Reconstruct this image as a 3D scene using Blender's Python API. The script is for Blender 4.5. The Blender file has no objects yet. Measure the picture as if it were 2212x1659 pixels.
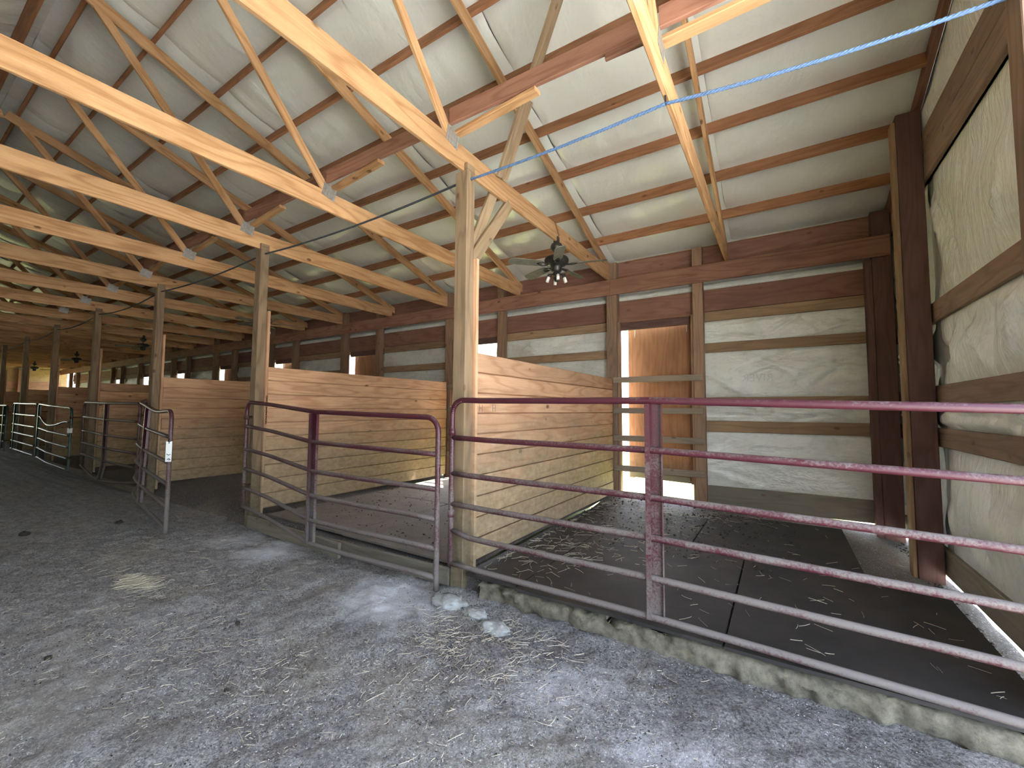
import bpy, bmesh, math, random
import numpy as np
from mathutils import Vector, Matrix, noise as mnoise
random.seed(7); rng = np.random.default_rng(7)
SC = bpy.context.scene
COL = SC.collection

# ------------------------------------------------------------------ camera
F_PX, YAW, PITCH, ROLL = 912.5, 0.56720, 0.06089, 0.00573
CAM = Vector((2.47514, -2.98073, 1.58508))
def cam_matrix():
    fw = Vector((-math.sin(YAW)*math.cos(PITCH), math.cos(YAW)*math.cos(PITCH), math.sin(PITCH)))
    rt = Vector((math.cos(YAW), math.sin(YAW), 0)); up = rt.cross(fw)
    r2 = math.cos(ROLL)*rt + math.sin(ROLL)*up; u2 = -math.sin(ROLL)*rt + math.cos(ROLL)*up
    m = Matrix((r2, u2, -fw)).transposed().to_4x4(); m.translation = CAM
    return m
cd = bpy.data.cameras.new('camera'); cam = bpy.data.objects.new('camera', cd); COL.objects.link(cam)
cam.matrix_world = cam_matrix(); cd.sensor_width = 36.0; cd.lens = F_PX/2212*36.0
cd.clip_start = 0.05; cd.clip_end = 400
SC.camera = cam

# ------------------------------------------------------------------ sky, sun, portals, exposure
SUN_EL, SUN_AZ = math.radians(60), math.radians(96)      # sun stands high over the back side of the barn
w = bpy.data.worlds.new('sky'); SC.world = w; w.use_nodes = True
nt = w.node_tree; bg = nt.nodes['Background']
sky = nt.nodes.new('ShaderNodeTexSky'); sky.sky_type = 'NISHITA'; sky.sun_disc = False
sky.sun_elevation = SUN_EL; sky.sun_rotation = math.radians(0); sky.air_density = 1.0; sky.dust_density = 2.5; sky.ozone_density = 1.0
hz = nt.nodes.new('ShaderNodeHueSaturation'); hz.inputs['Saturation'].default_value = 0.62      # hazy summer sky
nt.links.new(sky.outputs[0], hz.inputs['Color']); nt.links.new(hz.outputs[0], bg.inputs[0]); bg.inputs[1].default_value = 0.52
sd = bpy.data.lights.new('sun', 'SUN'); sd.energy = 14.0; sd.angle = math.radians(0.6); sd.color = (1.0, 0.95, 0.87)
sun = bpy.data.objects.new('sun', sd); COL.objects.link(sun)
to_sun = Vector((-math.cos(SUN_EL)*math.cos(SUN_AZ), math.cos(SUN_EL)*math.sin(SUN_AZ), math.sin(SUN_EL)))
sun.rotation_euler = (-to_sun).to_track_quat('-Z', 'Y').to_euler()
sun.location = (-60, 4, 60)
def portal(name, loc, rot, sx, sy):
    l = bpy.data.lights.new(name, 'AREA'); l.shape = 'RECTANGLE'; l.size = sx; l.size_y = sy; l.cycles.is_portal = True
    o = bpy.data.objects.new(name, l); COL.objects.link(o); o.location = loc; o.rotation_euler = rot
X_END, X_FAR, Y_BACK, Y_FRONT, Y_RIDGE = 3.78, -34.6, 4.16, -8.06, -1.95
portal('door_portal', (X_END+0.06, -2.0, 1.9), (0, math.radians(90), 0), 3.8, 4.0)
for _i in range(1):
    portal('side_portal', (-_i*3.6576+0.75, Y_FRONT-0.08, 1.5), (math.radians(-90), 0, 0), 1.2, 2.8)
portal('door_portal', (X_FAR-0.06, -2.0, 1.9), (0, math.radians(-90), 0), 3.8, 4.0)
SC.view_settings.view_transform = 'Standard'; SC.view_settings.look = 'None'
SC.view_settings.exposure = 2.25; SC.view_settings.gamma = 1.0; SC.view_settings.use_curve_mapping = False
SC.cycles.max_bounces = 9; SC.cycles.diffuse_bounces = 6; SC.cycles.glossy_bounces = 4
SC.cycles.use_denoising = True; SC.cycles.sample_clamp_indirect = 6.0; SC.cycles.caustics_reflective = False
SC.cycles.use_adaptive_sampling = True; SC.cycles.adaptive_threshold = 0.12; SC.cycles.adaptive_min_samples = 16

# ------------------------------------------------------------------ materials
def new_mat(name):
    m = bpy.data.materials.new(name); m.use_nodes = True
    t = m.node_tree; b = t.nodes['Principled BSDF']
    return m, t, b
class N:                                   # tiny node helper
    def __init__(s, t): s.t = t
    def n(s, typ, **kw):
        x = s.t.nodes.new(typ)
        for k, v in kw.items(): setattr(x, k, v)
        return x
    def l(s, a, b): s.t.links.new(a, b)
    def mapping(s, vec, scale, loc=(0, 0, 0)):
        m = s.n('ShaderNodeMapping'); m.inputs['Scale'].default_value = scale; m.inputs['Location'].default_value = loc
        s.l(vec, m.inputs['Vector']); return m.outputs[0]
    def noise(s, vec, scale, detail=4, rough=0.55, dist=0.0):
        x = s.n('ShaderNodeTexNoise'); x.inputs['Scale'].default_value = scale; x.inputs['Detail'].default_value = detail
        x.inputs['Roughness'].default_value = rough; x.inputs['Distortion'].default_value = dist
        s.l(vec, x.inputs['Vector']); return x.outputs['Fac']
    def voro(s, vec, scale, feature='F1'):
        x = s.n('ShaderNodeTexVoronoi'); x.feature = feature; x.inputs['Scale'].default_value = scale
        s.l(vec, x.inputs['Vector']); return x
    def ramp(s, fac, stops):
        r = s.n('ShaderNodeValToRGB'); e = r.color_ramp.elements
        while len(e) < len(stops): e.new(0.5)
        for i, (p, c) in enumerate(stops):
            e[i].position = p; e[i].color = (c[0], c[1], c[2], 1) if not isinstance(c, (int, float)) else (c, c, c, 1)
        s.l(fac, r.inputs[0]); return r.outputs[0]
    def mix(s, fac, a, b, mode='MIX'):
        x = s.n('ShaderNodeMix', data_type='RGBA', blend_type=mode)
        for sock, v in ((x.inputs['Factor'], fac), (x.inputs['A'], a), (x.inputs['B'], b)):
            if isinstance(v, bpy.types.NodeSocket): s.l(v, sock)
            elif isinstance(v, (int, float)): sock.default_value = v
            else: sock.default_value = (v[0], v[1], v[2], 1)
        # the RGBA sockets are the last three of the same name
        return x
    def cmix(s, fac, a, b, mode='MIX'):
        x = s.n('ShaderNodeMix', data_type='RGBA', blend_type=mode)
        fi, ai, bi = x.inputs[0], x.inputs[6], x.inputs[7]
        for sock, v in ((fi, fac), (ai, a), (bi, b)):
            if isinstance(v, bpy.types.NodeSocket): s.l(v, sock)
            elif isinstance(v, (int, float)): sock.default_value = v
            else: sock.default_value = (v[0], v[1], v[2], 1)
        return x.outputs[2]
    def math(s, op, a, b=None, c=None, clamp=False):
        x = s.n('ShaderNodeMath', operation=op, use_clamp=clamp)
        for i, v in enumerate((a, b, c)):
            if v is None: continue
            if isinstance(v, bpy.types.NodeSocket): s.l(v, x.inputs[i])
            else: x.inputs[i].default_value = v
        return x.outputs[0]
    def bump(s, h, strength, dist, bsdf, prev=None):
        x = s.n('ShaderNodeBump'); x.inputs['Strength'].default_value = strength; x.inputs['Distance'].default_value = dist
        s.l(h, x.inputs['Height'])
        if prev: s.l(prev, x.inputs['Normal'])
        if bsdf: s.l(x.outputs[0], bsdf.inputs['Normal'])
        return x.outputs[0]

def wood(name, light, dark, knot=(0.10, 0.04, 0.015), vary=0.35, dirt=None, dirt_h=None, grey=0.0, rough=0.72, knots=1.0):
    m, t, b = new_mat(name); k = N(t)
    tc = k.n('ShaderNodeTexCoord').outputs['Object']
    oi = k.n('ShaderNodeObjectInfo')
    off = k.n('ShaderNodeCombineXYZ')
    r1 = k.math('MULTIPLY', oi.outputs['Random'], 37.0); r2 = k.math('MULTIPLY', oi.outputs['Random'], 91.0)
    k.l(r1, off.inputs[0]); k.l(r2, off.inputs[1]); k.l(r1, off.inputs[2])
    va = k.n('ShaderNodeVectorMath', operation='ADD'); k.l(tc, va.inputs[0]); k.l(off.outputs[0], va.inputs[1])
    v = va.outputs[0]
    # cathedral grain: bands bent by a slow noise
    slow = k.noise(k.mapping(v, (0.42, 3.2, 3.2)), 1.6, 1.5)
    sep = k.n('ShaderNodeSeparateXYZ'); k.l(v, sep.inputs[0])
    yy = k.math('ADD', k.math('MULTIPLY', sep.outputs[1], 9.0), k.math('MULTIPLY', sep.outputs[2], 9.0))
    ph = k.math('ADD', k.math('MULTIPLY', slow, 42.0), k.math('MULTIPLY', yy, 4.0))
    band = k.math('ADD', k.math('MULTIPLY', k.math('SINE', ph), 0.5), 0.5)
    band = k.math('POWER', band, 3.0)
    fine = k.noise(k.mapping(v, (1.4, 60, 60)), 2.0, 4, 0.65)
    fine = k.ramp(fine, [(0.32, 0), (0.72, 1)])
    g = k.math('ADD', k.math('MULTIPLY', band, 0.5), k.math('MULTIPLY', fine, 0.5), clamp=True)
    col = k.cmix(g, light, dark)
    # board to board tone
    tone = k.math('ADD', k.math('MULTIPLY', oi.outputs['Random'], vary), 1.0 - vary*0.5)
    bc = k.n('ShaderNodeBrightContrast')
    hsv = k.n('ShaderNodeHueSaturation'); k.l(col, hsv.inputs['Color']); k.l(tone, hsv.inputs['Value'])
    col = hsv.outputs[0]
    # blotches
    bl = k.noise(k.mapping(v, (0.7, 2.2, 2.2)), 2.3, 5)
    col = k.cmix(k.math('MULTIPLY', k.ramp(bl, [(0.45, 0), (0.75, 1)]), 0.45), col, (dark[0]*0.55, dark[1]*0.55, dark[2]*0.6))
    # knots
    kv = k.voro(k.mapping(v, (3.4, 6.0, 6.0)), 1.0)
    kc = k.n('ShaderNodeSeparateColor'); k.l(kv.outputs['Color'], kc.inputs[0])
    kn = k.ramp(kv.outputs['Distance'], [(0.0, 1.0*knots), (0.10, 0.85*knots), (0.16, 0.0), (1.0, 0.0)])
    kd = k.noise(k.mapping(v, (14, 30, 30)), 1.0, 3, 0.6)
    kn = k.math('MULTIPLY', kn, k.math('MULTIPLY', k.math('GREATER_THAN', kc.outputs[0], 0.62), k.ramp(kd, [(0.30, 0.15), (0.55, 1.0)])))
    col = k.cmix(kn, col, knot)
    if grey > 0:
        gn = k.noise(k.mapping(v, (0.5, 3, 3)), 3.0, 5)
        col = k.cmix(k.math('MULTIPLY', k.ramp(gn, [(0.3, 0.3), (0.7, 1)]), grey), col, (0.23, 0.22, 0.19))
    if dirt:
        ge = k.n('ShaderNodeNewGeometry'); sp = k.n('ShaderNodeSeparateXYZ'); k.l(ge.outputs['Position'], sp.inputs[0])
        dn = k.noise(k.mapping(ge.outputs['Position'], (1.2, 1.2, 3.5)), 1.5, 6, 0.65)
        h = k.math('ADD', sp.outputs[2], k.math('MULTIPLY', k.math('SUBTRACT', dn, 0.5), 1.6))
        f = k.ramp(k.math('DIVIDE', h, dirt_h), [(0.0, 1.0), (0.55, 0.8), (1.0, 0.0)])
        f2 = k.math('MULTIPLY', f, 0.82)
        dd = k.noise(k.mapping(ge.outputs['Position'], (6, 6, 9)), 2.0, 6, 0.7)
        dc = k.cmix(k.ramp(dd, [(0.35, 0), (0.65, 1)]), dirt, (dirt[0]*0.55, dirt[1]*0.53, dirt[2]*0.5))
        col = k.cmix(f2, col, dc)
    k.l(col, b.inputs['Base Color'])
    b.inputs['Roughness'].default_value = rough; b.inputs['Specular IOR Level'].default_value = 0.25
    k.bump(g, 0.25, 0.004, b)
    return m

M = {}
M['pine'] = wood('truss_pine', (0.62, 0.385, 0.195), (0.36, 0.18, 0.07))
M['purlin'] = wood('purlin_pine', (0.40, 0.20, 0.10), (0.26, 0.115, 0.055), knots=0.8)
M['header'] = wood('header_pine', (0.35, 0.185, 0.125), (0.22, 0.10, 0.062))
M['post'] = wood('treated_post', (0.30, 0.205, 0.115), (0.155, 0.095, 0.05), grey=0.2, dirt=(0.19, 0.165, 0.11), dirt_h=1.1)
M['wall_post'] = wood('wall_post', (0.33, 0.20, 0.12), (0.20, 0.11, 0.065), grey=0.25)
M['part'] = wood('partition_pine', (0.68, 0.42, 0.255), (0.44, 0.225, 0.115), dirt=(0.40, 0.345, 0.225), dirt_h=1.55)
M['girt'] = wood('girt_pine', (0.38, 0.245, 0.135), (0.24, 0.14, 0.075), grey=0.2)
M['old_pine'] = wood('weathered_brace', (0.42, 0.30, 0.17), (0.23, 0.15, 0.08), grey=0.2)
M['rail'] = wood('weathered_rail', (0.34, 0.26, 0.18), (0.22, 0.16, 0.11), grey=0.45)
M['ply'] = wood('plywood', (0.36, 0.185, 0.10), (0.265, 0.125, 0.065), knots=0.0, vary=0.15, dirt=(0.20, 0.16, 0.11), dirt_h=0.9)
M['sill'] = wood('sill_wood', (0.24, 0.21, 0.15), (0.14, 0.12, 0.085), grey=0.5)
M['fascia'] = wood('fascia_pine', (0.285, 0.150, 0.108), (0.205, 0.097, 0.068), knots=0.5)
M['end_girt'] = wood('end_wall_girt', (0.30, 0.205, 0.155), (0.18, 0.112, 0.082), grey=0.15)
M['end_post'] = wood('end_wall_post', (0.15, 0.085, 0.074), (0.10, 0.052, 0.046), knots=0.5)

def insulation(name, base=(0.80, 0.82, 0.77), rough=0.34, stain=0.35, stain_col=(0.36, 0.345, 0.30), wr=(2.2, 9.0, 2.2), bump=0.5):
    m, t, b = new_mat(name); k = N(t)
    p = k.n('ShaderNodeNewGeometry').outputs['Position']
    s1 = k.noise(k.mapping(p, (1, 1, 1.6)), 1.1, 6, 0.62)
    s2 = k.noise(p, 9.0, 5, 0.7)
    f = k.math('MULTIPLY', k.ramp(s1, [(0.50, 0), (0.78, 1)]), stain)
    col = k.cmix(f, base, stain_col)
    col = k.cmix(k.math('MULTIPLY', k.ramp(s2, [(0.5, 0), (0.8, 1)]), stain*0.6), col, (0.36, 0.35, 0.31))
    k.l(col, b.inputs['Base Color']); b.inputs['Roughness'].default_value = rough
    b.inputs['Specular IOR Level'].default_value = 0.85
    w1 = k.noise(k.mapping(p, wr), 1.0, 5, 0.6, 0.35)
    w2 = k.noise(k.mapping(p, tuple(3.3*x for x in wr)), 1.0, 3, 0.5, 0.3)
    h = k.math('ADD', w1, k.math('MULTIPLY', w2, 0.3))
    k.bump(h, bump, 0.05, b)
    return m
M['ins_roof'] = insulation('roof_insulation_facing', (0.80, 0.83, 0.77), 0.20, 0.10, wr=(4.5, 1.9, 1.9), bump=0.42)
M['ins_wall'] = insulation('wall_insulation_facing', (0.72, 0.74, 0.70), 0.36, 0.75, wr=(2.4, 2.4, 5.0), bump=0.8)
M['ins_end'] = insulation('gable_insulation_facing', (0.80, 0.845, 0.855), 0.42, 0.55, wr=(3.0, 6.5, 1.6), bump=0.9)

def paint(name, base, dust=(0.33, 0.28, 0.24), dust_amt=0.75, rough=0.38):
    m, t, b = new_mat(name); k = N(t)
    ge = k.n('ShaderNodeNewGeometry'); p = ge.outputs['Position']
    sn = k.n('ShaderNodeSeparateXYZ'); k.l(ge.outputs['Normal'], sn.inputs[0])
    sp = k.n('ShaderNodeSeparateXYZ'); k.l(p, sp.inputs[0])
    n1 = k.noise(p, 3.0, 6, 0.7); n2 = k.noise(p, 70.0, 4, 0.7)
    # dried mud: more on the low rails and on what faces up
    low = k.math('MULTIPLY', k.math('SUBTRACT', 1.75, sp.outputs[2]), 0.55, clamp=True)
    f = k.math('ADD', k.math('ADD', k.math('MULTIPLY', sn.outputs[2], 0.22), k.math('MULTIPLY', low, 0.75)), k.math('ADD', k.math('MULTIPLY', k.math('SUBTRACT', n1, 0.5), 1.1), k.math('MULTIPLY', k.math('SUBTRACT', n2, 0.5), 1.3)))
    f = k.ramp(f, [(0.22, 0), (0.62, 1)])
    f = k.math('MULTIPLY', f, dust_amt)
    chip = k.ramp(k.noise(p, 26.0, 5, 0.75), [(0.66, 0), (0.72, 1)])
    c0 = k.cmix(k.math('MULTIPLY', chip, 0.6), base, (0.16, 0.07, 0.045))
    col = k.cmix(f, c0, dust)
    k.l(col, b.inputs['Base Color'])
    r = k.math('ADD', k.math('MULTIPLY', f, 0.45), rough); k.l(r, b.inputs['Roughness'])
    b.inputs['Specular IOR Level'].default_value = 0.5
    k.bump(n2, 0.3, 0.002, b)
    return m
M['maroon'] = paint('maroon_gate_paint', (0.066, 0.012, 0.021), dust=(0.165, 0.150, 0.138), dust_amt=0.9)
M['brown_gate'] = paint('faded_maroon_paint', (0.065, 0.022, 0.022), dust=(0.13, 0.11, 0.09))
M['green'] = paint('green_gate_paint', (0.012, 0.05, 0.035), dust=(0.22, 0.21, 0.19), dust_amt=0.35, rough=0.25)

def plain(name, col, rough=0.6, metal=0.0, nscale=0, namt=0.3, col2=None, bump=0.0):
    m, t, b = new_mat(name); k = N(t)
    b.inputs['Roughness'].default_value = rough; b.inputs['Metallic'].default_value = metal
    if nscale:
        p = k.n('ShaderNodeTexCoord').outputs['Object']
        n1 = k.noise(p, nscale, 5, 0.65)
        c2 = col2 or tuple(c*0.4 for c in col)
        k.l(k.cmix(k.math('MULTIPLY', k.ramp(n1, [(0.35, 0), (0.7, 1)]), namt), col, c2), b.inputs['Base Color'])
        if bump: k.bump(n1, bump, 0.01, b)
    else: b.inputs['Base Color'].default_value = (*col, 1)
    return m
M['galv'] = plain('galvanised_plate', (0.55, 0.56, 0.54), 0.42, 0.7, 30, 0.6, (0.3, 0.3, 0.29))
M['metal_siding'] = plain('metal_siding', (0.55, 0.55, 0.52), 0.5, 0.0, 2, 0.3)
M['fan_dark'] = plain('fan_dark_metal', (0.018, 0.018, 0.016), 0.38, 0.3, 12, 0.6, (0.07, 0.065, 0.055))
M['fan_blade'] = plain('fan_blade_dusty', (0.12, 0.115, 0.085), 0.7, 0, 9, 0.7, (0.24, 0.23, 0.19))
M['lamp_white'] = plain('frosted_lamp_glass', (0.80, 0.80, 0.76), 0.35)
M['rope'] = plain('blue_rope_fibre', (0.13, 0.24, 0.46), 0.75, 0, 70, 0.7, (0.06, 0.09, 0.14))
M['rope_dark'] = plain('dusty_rope_fibre', (0.035, 0.045, 0.06), 0.85, 0, 70, 0.5, (0.10, 0.10, 0.09))
M['cable'] = plain('fan_cable', (0.16, 0.08, 0.04), 0.6)
M['tag'] = plain('white_tag', (0.85, 0.88, 0.88), 0.4)
M['ink'] = plain('black_ink', (0.02, 0.02, 0.025), 0.6)
M['stamp'] = plain('faded_stamp_ink', (0.16, 0.13, 0.13), 0.8)
M['print'] = plain('faded_print', (0.60, 0.615, 0.60), 0.5)
M['chain'] = plain('rusty_chain', (0.09, 0.05, 0.03), 0.7, 0.4, 60, 0.5)
M['mat'] = plain('rubber_mat', (0.018, 0.017, 0.017), 0.68, 0, 3.0, 0.75, (0.050, 0.043, 0.038), bump=0.25)
M['mat_light'] = plain('dusty_rubber_mat', (0.17, 0.15, 0.125), 0.85, 0, 3.0, 0.7, (0.09, 0.078, 0.065), bump=0.3)
M['manure'] = plain('manure', (0.030, 0.024, 0.018), 0.9, 0, 20, 0.6, (0.07, 0.055, 0.035), bump=0.6)
M['straw'] = plain('straw', (0.64, 0.59, 0.46), 0.75, 0, 3, 0.8, (0.20, 0.165, 0.10))
M['chip'] = plain('pale_grit', (0.62, 0.62, 0.63), 0.7, 0, 4, 0.6, (0.18, 0.18, 0.18))
M['lime'] = plain('lime_lump', (0.40, 0.415, 0.40), 0.9, 0, 14, 0.85, (0.22, 0.215, 0.19), bump=1.0)
M['curb'] = plain('crumbling_concrete', (0.21, 0.19, 0.135), 0.95, 0, 16, 0.9, (0.055, 0.05, 0.04), bump=1.0)
M['web'] = plain('cobweb', (0.6, 0.6, 0.58), 0.9)

def dirt_floor(name, lime_and_light_spots=(), tint=(1, 1, 1), dark_spots=()):
    m, t, b = new_mat(name); k = N(t)
    p = k.n('ShaderNodeNewGeometry').outputs['Position']
    a = k.noise(p, 0.9, 6, 0.6); c = k.noise(p, 9.0, 6, 0.7); f = k.noise(p, 55.0, 4, 0.7)
    col = k.cmix(k.ramp(a, [(0.32, 0), (0.68, 1)]), tuple(x*y for x, y in zip((0.305, 0.297, 0.288), tint)), tuple(x*y for x, y in zip((0.40, 0.392, 0.382), tint)))
    col = k.cmix(k.ramp(c, [(0.38, 0.75), (0.56, 0.0)]), col, (0.15, 0.142, 0.135))
    col = k.cmix(k.ramp(f, [(0.35, 0.9), (0.50, 0.0)]), col, (0.085, 0.082, 0.080))
    col = k.cmix(k.ramp(f, [(0.56, 0.0), (0.72, 0.55)]), col, (0.60, 0.60, 0.60))
    ff = k.noise(p, 140.0, 3, 0.7)
    col = k.cmix(k.ramp(ff, [(0.36, 0.75), (0.5, 0.0)]), col, (0.12, 0.118, 0.12))
    col = k.cmix(k.ramp(ff, [(0.56, 0.0), (0.72, 0.6)]), col, (0.56, 0.56, 0.58))
    sv = k.voro(p, 60.0); sr = k.n('ShaderNodeSeparateColor'); k.l(sv.outputs['Color'], sr.inputs[0])
    sp = k.math('MULTIPLY', k.math('GREATER_THAN', sr.outputs[0], 0.78), k.math('LESS_THAN', sv.outputs['Distance'], 0.26))
    col = k.cmix(k.math('MULTIPLY', sp, 0.75), col, (0.66, 0.66, 0.68))
    hay = k.noise(k.mapping(p, (0.7, 0.7, 0.7), (3.1, 5.2, 0)), 1.3, 5, 0.6)
    col = k.cmix(k.math('MULTIPLY', k.ramp(hay, [(0.52, 0), (0.72, 1)]), 0.4), col, (0.33, 0.295, 0.21))
    for (x, y, r, s) in lime_and_light_spots:
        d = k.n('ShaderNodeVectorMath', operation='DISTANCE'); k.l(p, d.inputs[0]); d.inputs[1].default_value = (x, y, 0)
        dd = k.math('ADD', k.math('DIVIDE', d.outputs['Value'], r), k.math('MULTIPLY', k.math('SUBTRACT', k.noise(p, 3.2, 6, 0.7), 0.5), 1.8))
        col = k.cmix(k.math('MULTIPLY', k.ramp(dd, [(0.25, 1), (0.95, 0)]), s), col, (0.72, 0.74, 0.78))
    k.l(col, b.inputs['Base Color']); b.inputs['Roughness'].default_value = 0.82; b.inputs['Specular IOR Level'].default_value = 0.35
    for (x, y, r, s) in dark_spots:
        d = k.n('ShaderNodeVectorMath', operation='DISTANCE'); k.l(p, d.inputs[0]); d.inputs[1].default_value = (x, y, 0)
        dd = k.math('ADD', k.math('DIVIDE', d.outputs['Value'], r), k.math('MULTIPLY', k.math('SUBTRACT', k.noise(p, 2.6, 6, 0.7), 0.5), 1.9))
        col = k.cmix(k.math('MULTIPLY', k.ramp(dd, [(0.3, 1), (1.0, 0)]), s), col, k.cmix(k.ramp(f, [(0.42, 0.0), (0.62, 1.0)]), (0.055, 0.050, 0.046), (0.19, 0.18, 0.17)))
    k.l(col, b.inputs['Base Color'])
    h = k.math('ADD', k.math('ADD', k.math('MULTIPLY', c, 0.6), k.math('MULTIPLY', f, 0.5)), k.math('MULTIPLY', ff, 0.2))
    k.bump(h, 1.0, 0.03, b)
    return m
M['dirt'] = dirt_floor('aisle_dirt', [(-1.3, -2.3, 1.3, 0.10), (-0.30, -0.45, 0.55, 0.75), (-2.35, -0.36, 0.5, 0.7), (-3.1, -0.35, 0.45, 0.4), (1.35, -0.62, 0.4, 0.3), (2.0, -0.95, 0.4, 0.25)], dark_spots=[(1.2, -0.22, 0.5, 0.6), (2.1, -0.28, 0.6, 0.75), (2.9, -0.45, 0.7, 0.8), (0.75, -0.62, 0.5, 0.45), (-0.1, -0.95, 0.35, 0.3), (1.7, -1.15, 0.5, 0.3)])  # first pale spot is brightness painted onto the left aisle; the rest are lime
M['stall_dirt'] = dirt_floor('stall_dirt', (), (0.36, 0.32, 0.28))
def grass_mat():
    m, t, b = new_mat('outside_grass'); k = N(t)
    p = k.n('ShaderNodeNewGeometry').outputs['Position']
    a = k.noise(p, 0.35, 6, 0.6); c = k.noise(p, 6, 5, 0.7)
    col = k.cmix(k.ramp(a, [(0.4, 0), (0.65, 1)]), (0.20, 0.24, 0.055), (0.34, 0.32, 0.16))
    col = k.cmix(k.ramp(c, [(0.35, 0.6), (0.6, 0)]), col, (0.10, 0.12, 0.03))
    sp = k.n('ShaderNodeSeparateXYZ'); k.l(p, sp.inputs[0])
    gx = k.ramp(k.math('ADD', k.math('SUBTRACT', sp.outputs[0], 3.4), k.math('MULTIPLY', a, 0.3)), [(0.0, 0), (0.3, 1)])   # gravel pad at the near gable
    col = k.cmix(gx, col, (0.44, 0.44, 0.43))
    k.l(col, b.inputs['Base Color']); b.inputs['Roughness'].default_value = 0.95
    return m
M['grass'] = grass_mat()

# ------------------------------------------------------------------ geometry helpers
CACHE = {}
def mesh_obj(name, verts, faces, mat, parent=None, smooth=False):
    me = bpy.data.meshes.new(name); me.from_pydata([tuple(v) for v in verts], [], [tuple(f) for f in faces]); me.update()
    if smooth: me.polygons.foreach_set('use_smooth', [True]*len(me.polygons))
    me.materials.append(mat); return link(name, me, parent)
def link(name, me, parent=None, mw=None):
    o = bpy.data.objects.new(name, me); COL.objects.link(o)
    if parent is not None:
        o.parent = parent; o.matrix_parent_inverse = PINV.get(parent.name, Matrix())
    if mw is not None: o.matrix_basis = mw
    return o
PINV = {}
def empty(name, loc, label, cat, group=None, kind=None):
    o = bpy.data.objects.new(name, None); COL.objects.link(o); o.location = loc; o.empty_display_size = 0.1
    PINV[o.name] = Matrix.Translation(loc).inverted()
    tag(o, label, cat, group, kind); return o
def tag(o, label=None, cat=None, group=None, kind=None):
    if label: o['label'] = label
    if cat: o['category'] = cat
    if group: o['group'] = group
    if kind: o['kind'] = kind
    return o
def board_mesh(L, t, h, mat, ch=0.005):
    key = (round(L, 4), round(t, 4), round(h, 4), mat.name, ch)
    if key in CACHE: return CACHE[key]
    ch = min(ch, t*0.3, h*0.3); a, c, x = t/2, h/2, L/2
    prof = [(-a+ch, -c), (a-ch, -c), (a, -c+ch), (a, c-ch), (a-ch, c), (-a+ch, c), (-a, c-ch), (-a, -c+ch)]
    vs = [(-x, y, z) for y, z in prof] + [(x, y, z) for y, z in prof]
    fs = [(i, (i+1) % 8, 8+(i+1) % 8, 8+i) for i in range(8)] + [tuple(range(7, -1, -1)), tuple(range(8, 16))]
    me = bpy.data.meshes.new('board'); me.from_pydata(vs, [], fs); me.update(); me.materials.append(mat)
    CACHE[key] = me; return me
def plank_mesh(L, t, h, mat, g=0.010):
    """tongue-and-groove plank: open V seams on its face, a tongue below that closes them"""
    a, c, x = t/2, h/2, L/2; e = 0.005
    prof = [(-a+e, -c+g), (0.009, -c+g), (0.009, -c-0.004), (0.0135, -c-0.004), (0.0135, -c+g), (a-e, -c+g), (a, -c+g+e), (a, c-e), (a-e, c), (-a+e, c), (-a, c-e), (-a, -c+g+e)]
    n = len(prof)
    vs = [(-x, y, z) for y, z in prof] + [(x, y, z) for y, z in prof]
    fs = [(i, (i+1) % n, n+(i+1) % n, n+i) for i in range(n)] + [tuple(range(n-1, -1, -1)), tuple(range(n, 2*n))]
    me = bpy.data.meshes.new('plank'); me.from_pydata(vs, [], fs); me.update(); me.materials.append(mat); return me
def beam(name, p0, p1, t, h, mat, parent=None, up=(0, 0, 1), roll=0.0, ch=0.005):
    """board from p0 to p1 (centre line); h along up, t sideways"""
    p0, p1 = Vector(p0), Vector(p1); d = p1-p0; L = d.length; x = d.normalized()
    z = Vector(up); z = (z - x*z.dot(x)).normalized(); y = z.cross(x)
    m = Matrix((x, y, z)).transposed().to_4x4()
    if roll: m = m @ Matrix.Rotation(roll, 4, 'X')
    m.translation = (p0+p1)/2
    return link(name, board_mesh(L, t, h, mat, ch), parent, m)
def box(name, lo, hi, mat, parent=None, ch=0.005):
    """axis aligned board, its grain along the longest side"""
    lo, hi = Vector(lo), Vector(hi); c = (lo+hi)/2; s = hi-lo
    ax = max(range(3), key=lambda i: s[i])
    if ax == 0: return beam(name, (lo.x, c.y, c.z), (hi.x, c.y, c.z), s.y, s.z, mat, parent)
    if ax == 1: return beam(name, (c.x, lo.y, c.z), (c.x, hi.y, c.z), s.x, s.z, mat, parent, ch=ch)
    return beam(name, (c.x, c.y, lo.z), (c.x, c.y, hi.z), s.x, s.y, mat, parent, up=(0, 1, 0))
def tube_geo(pts, r, n=10, cap=True, V=None, Fc=None, radii=None):
    V = [] if V is None else V; Fc = [] if Fc is None else Fc
    pts = [Vector(p) for p in pts]; base = len(V); prev = None
    for i, p in enumerate(pts):
        d = (pts[min(i+1, len(pts)-1)] - pts[max(i-1, 0)]).normalized()
        if prev is None:
            a = Vector((0, 0, 1)) if abs(d.z) < 0.9 else Vector((1, 0, 0)); u = d.cross(a).normalized()
        else: u = (prev - d*prev.dot(d)).normalized()
        prev = u; v = d.cross(u); rr = radii[i] if radii else r
        for k in range(n):
            an = 2*math.pi*k/n; V.append(p + u*(math.cos(an)*rr) + v*(math.sin(an)*rr))
    for i in range(len(pts)-1):
        for k in range(n):
            a = base+i*n+k; b2 = base+i*n+(k+1) % n; Fc.append((a, b2, b2+n, a+n))
    if cap:
        Fc.append(tuple(base+k for k in range(n-1, -1, -1))); e = base+(len(pts)-1)*n; Fc.append(tuple(e+k for k in range(n)))
    return V, Fc
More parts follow.
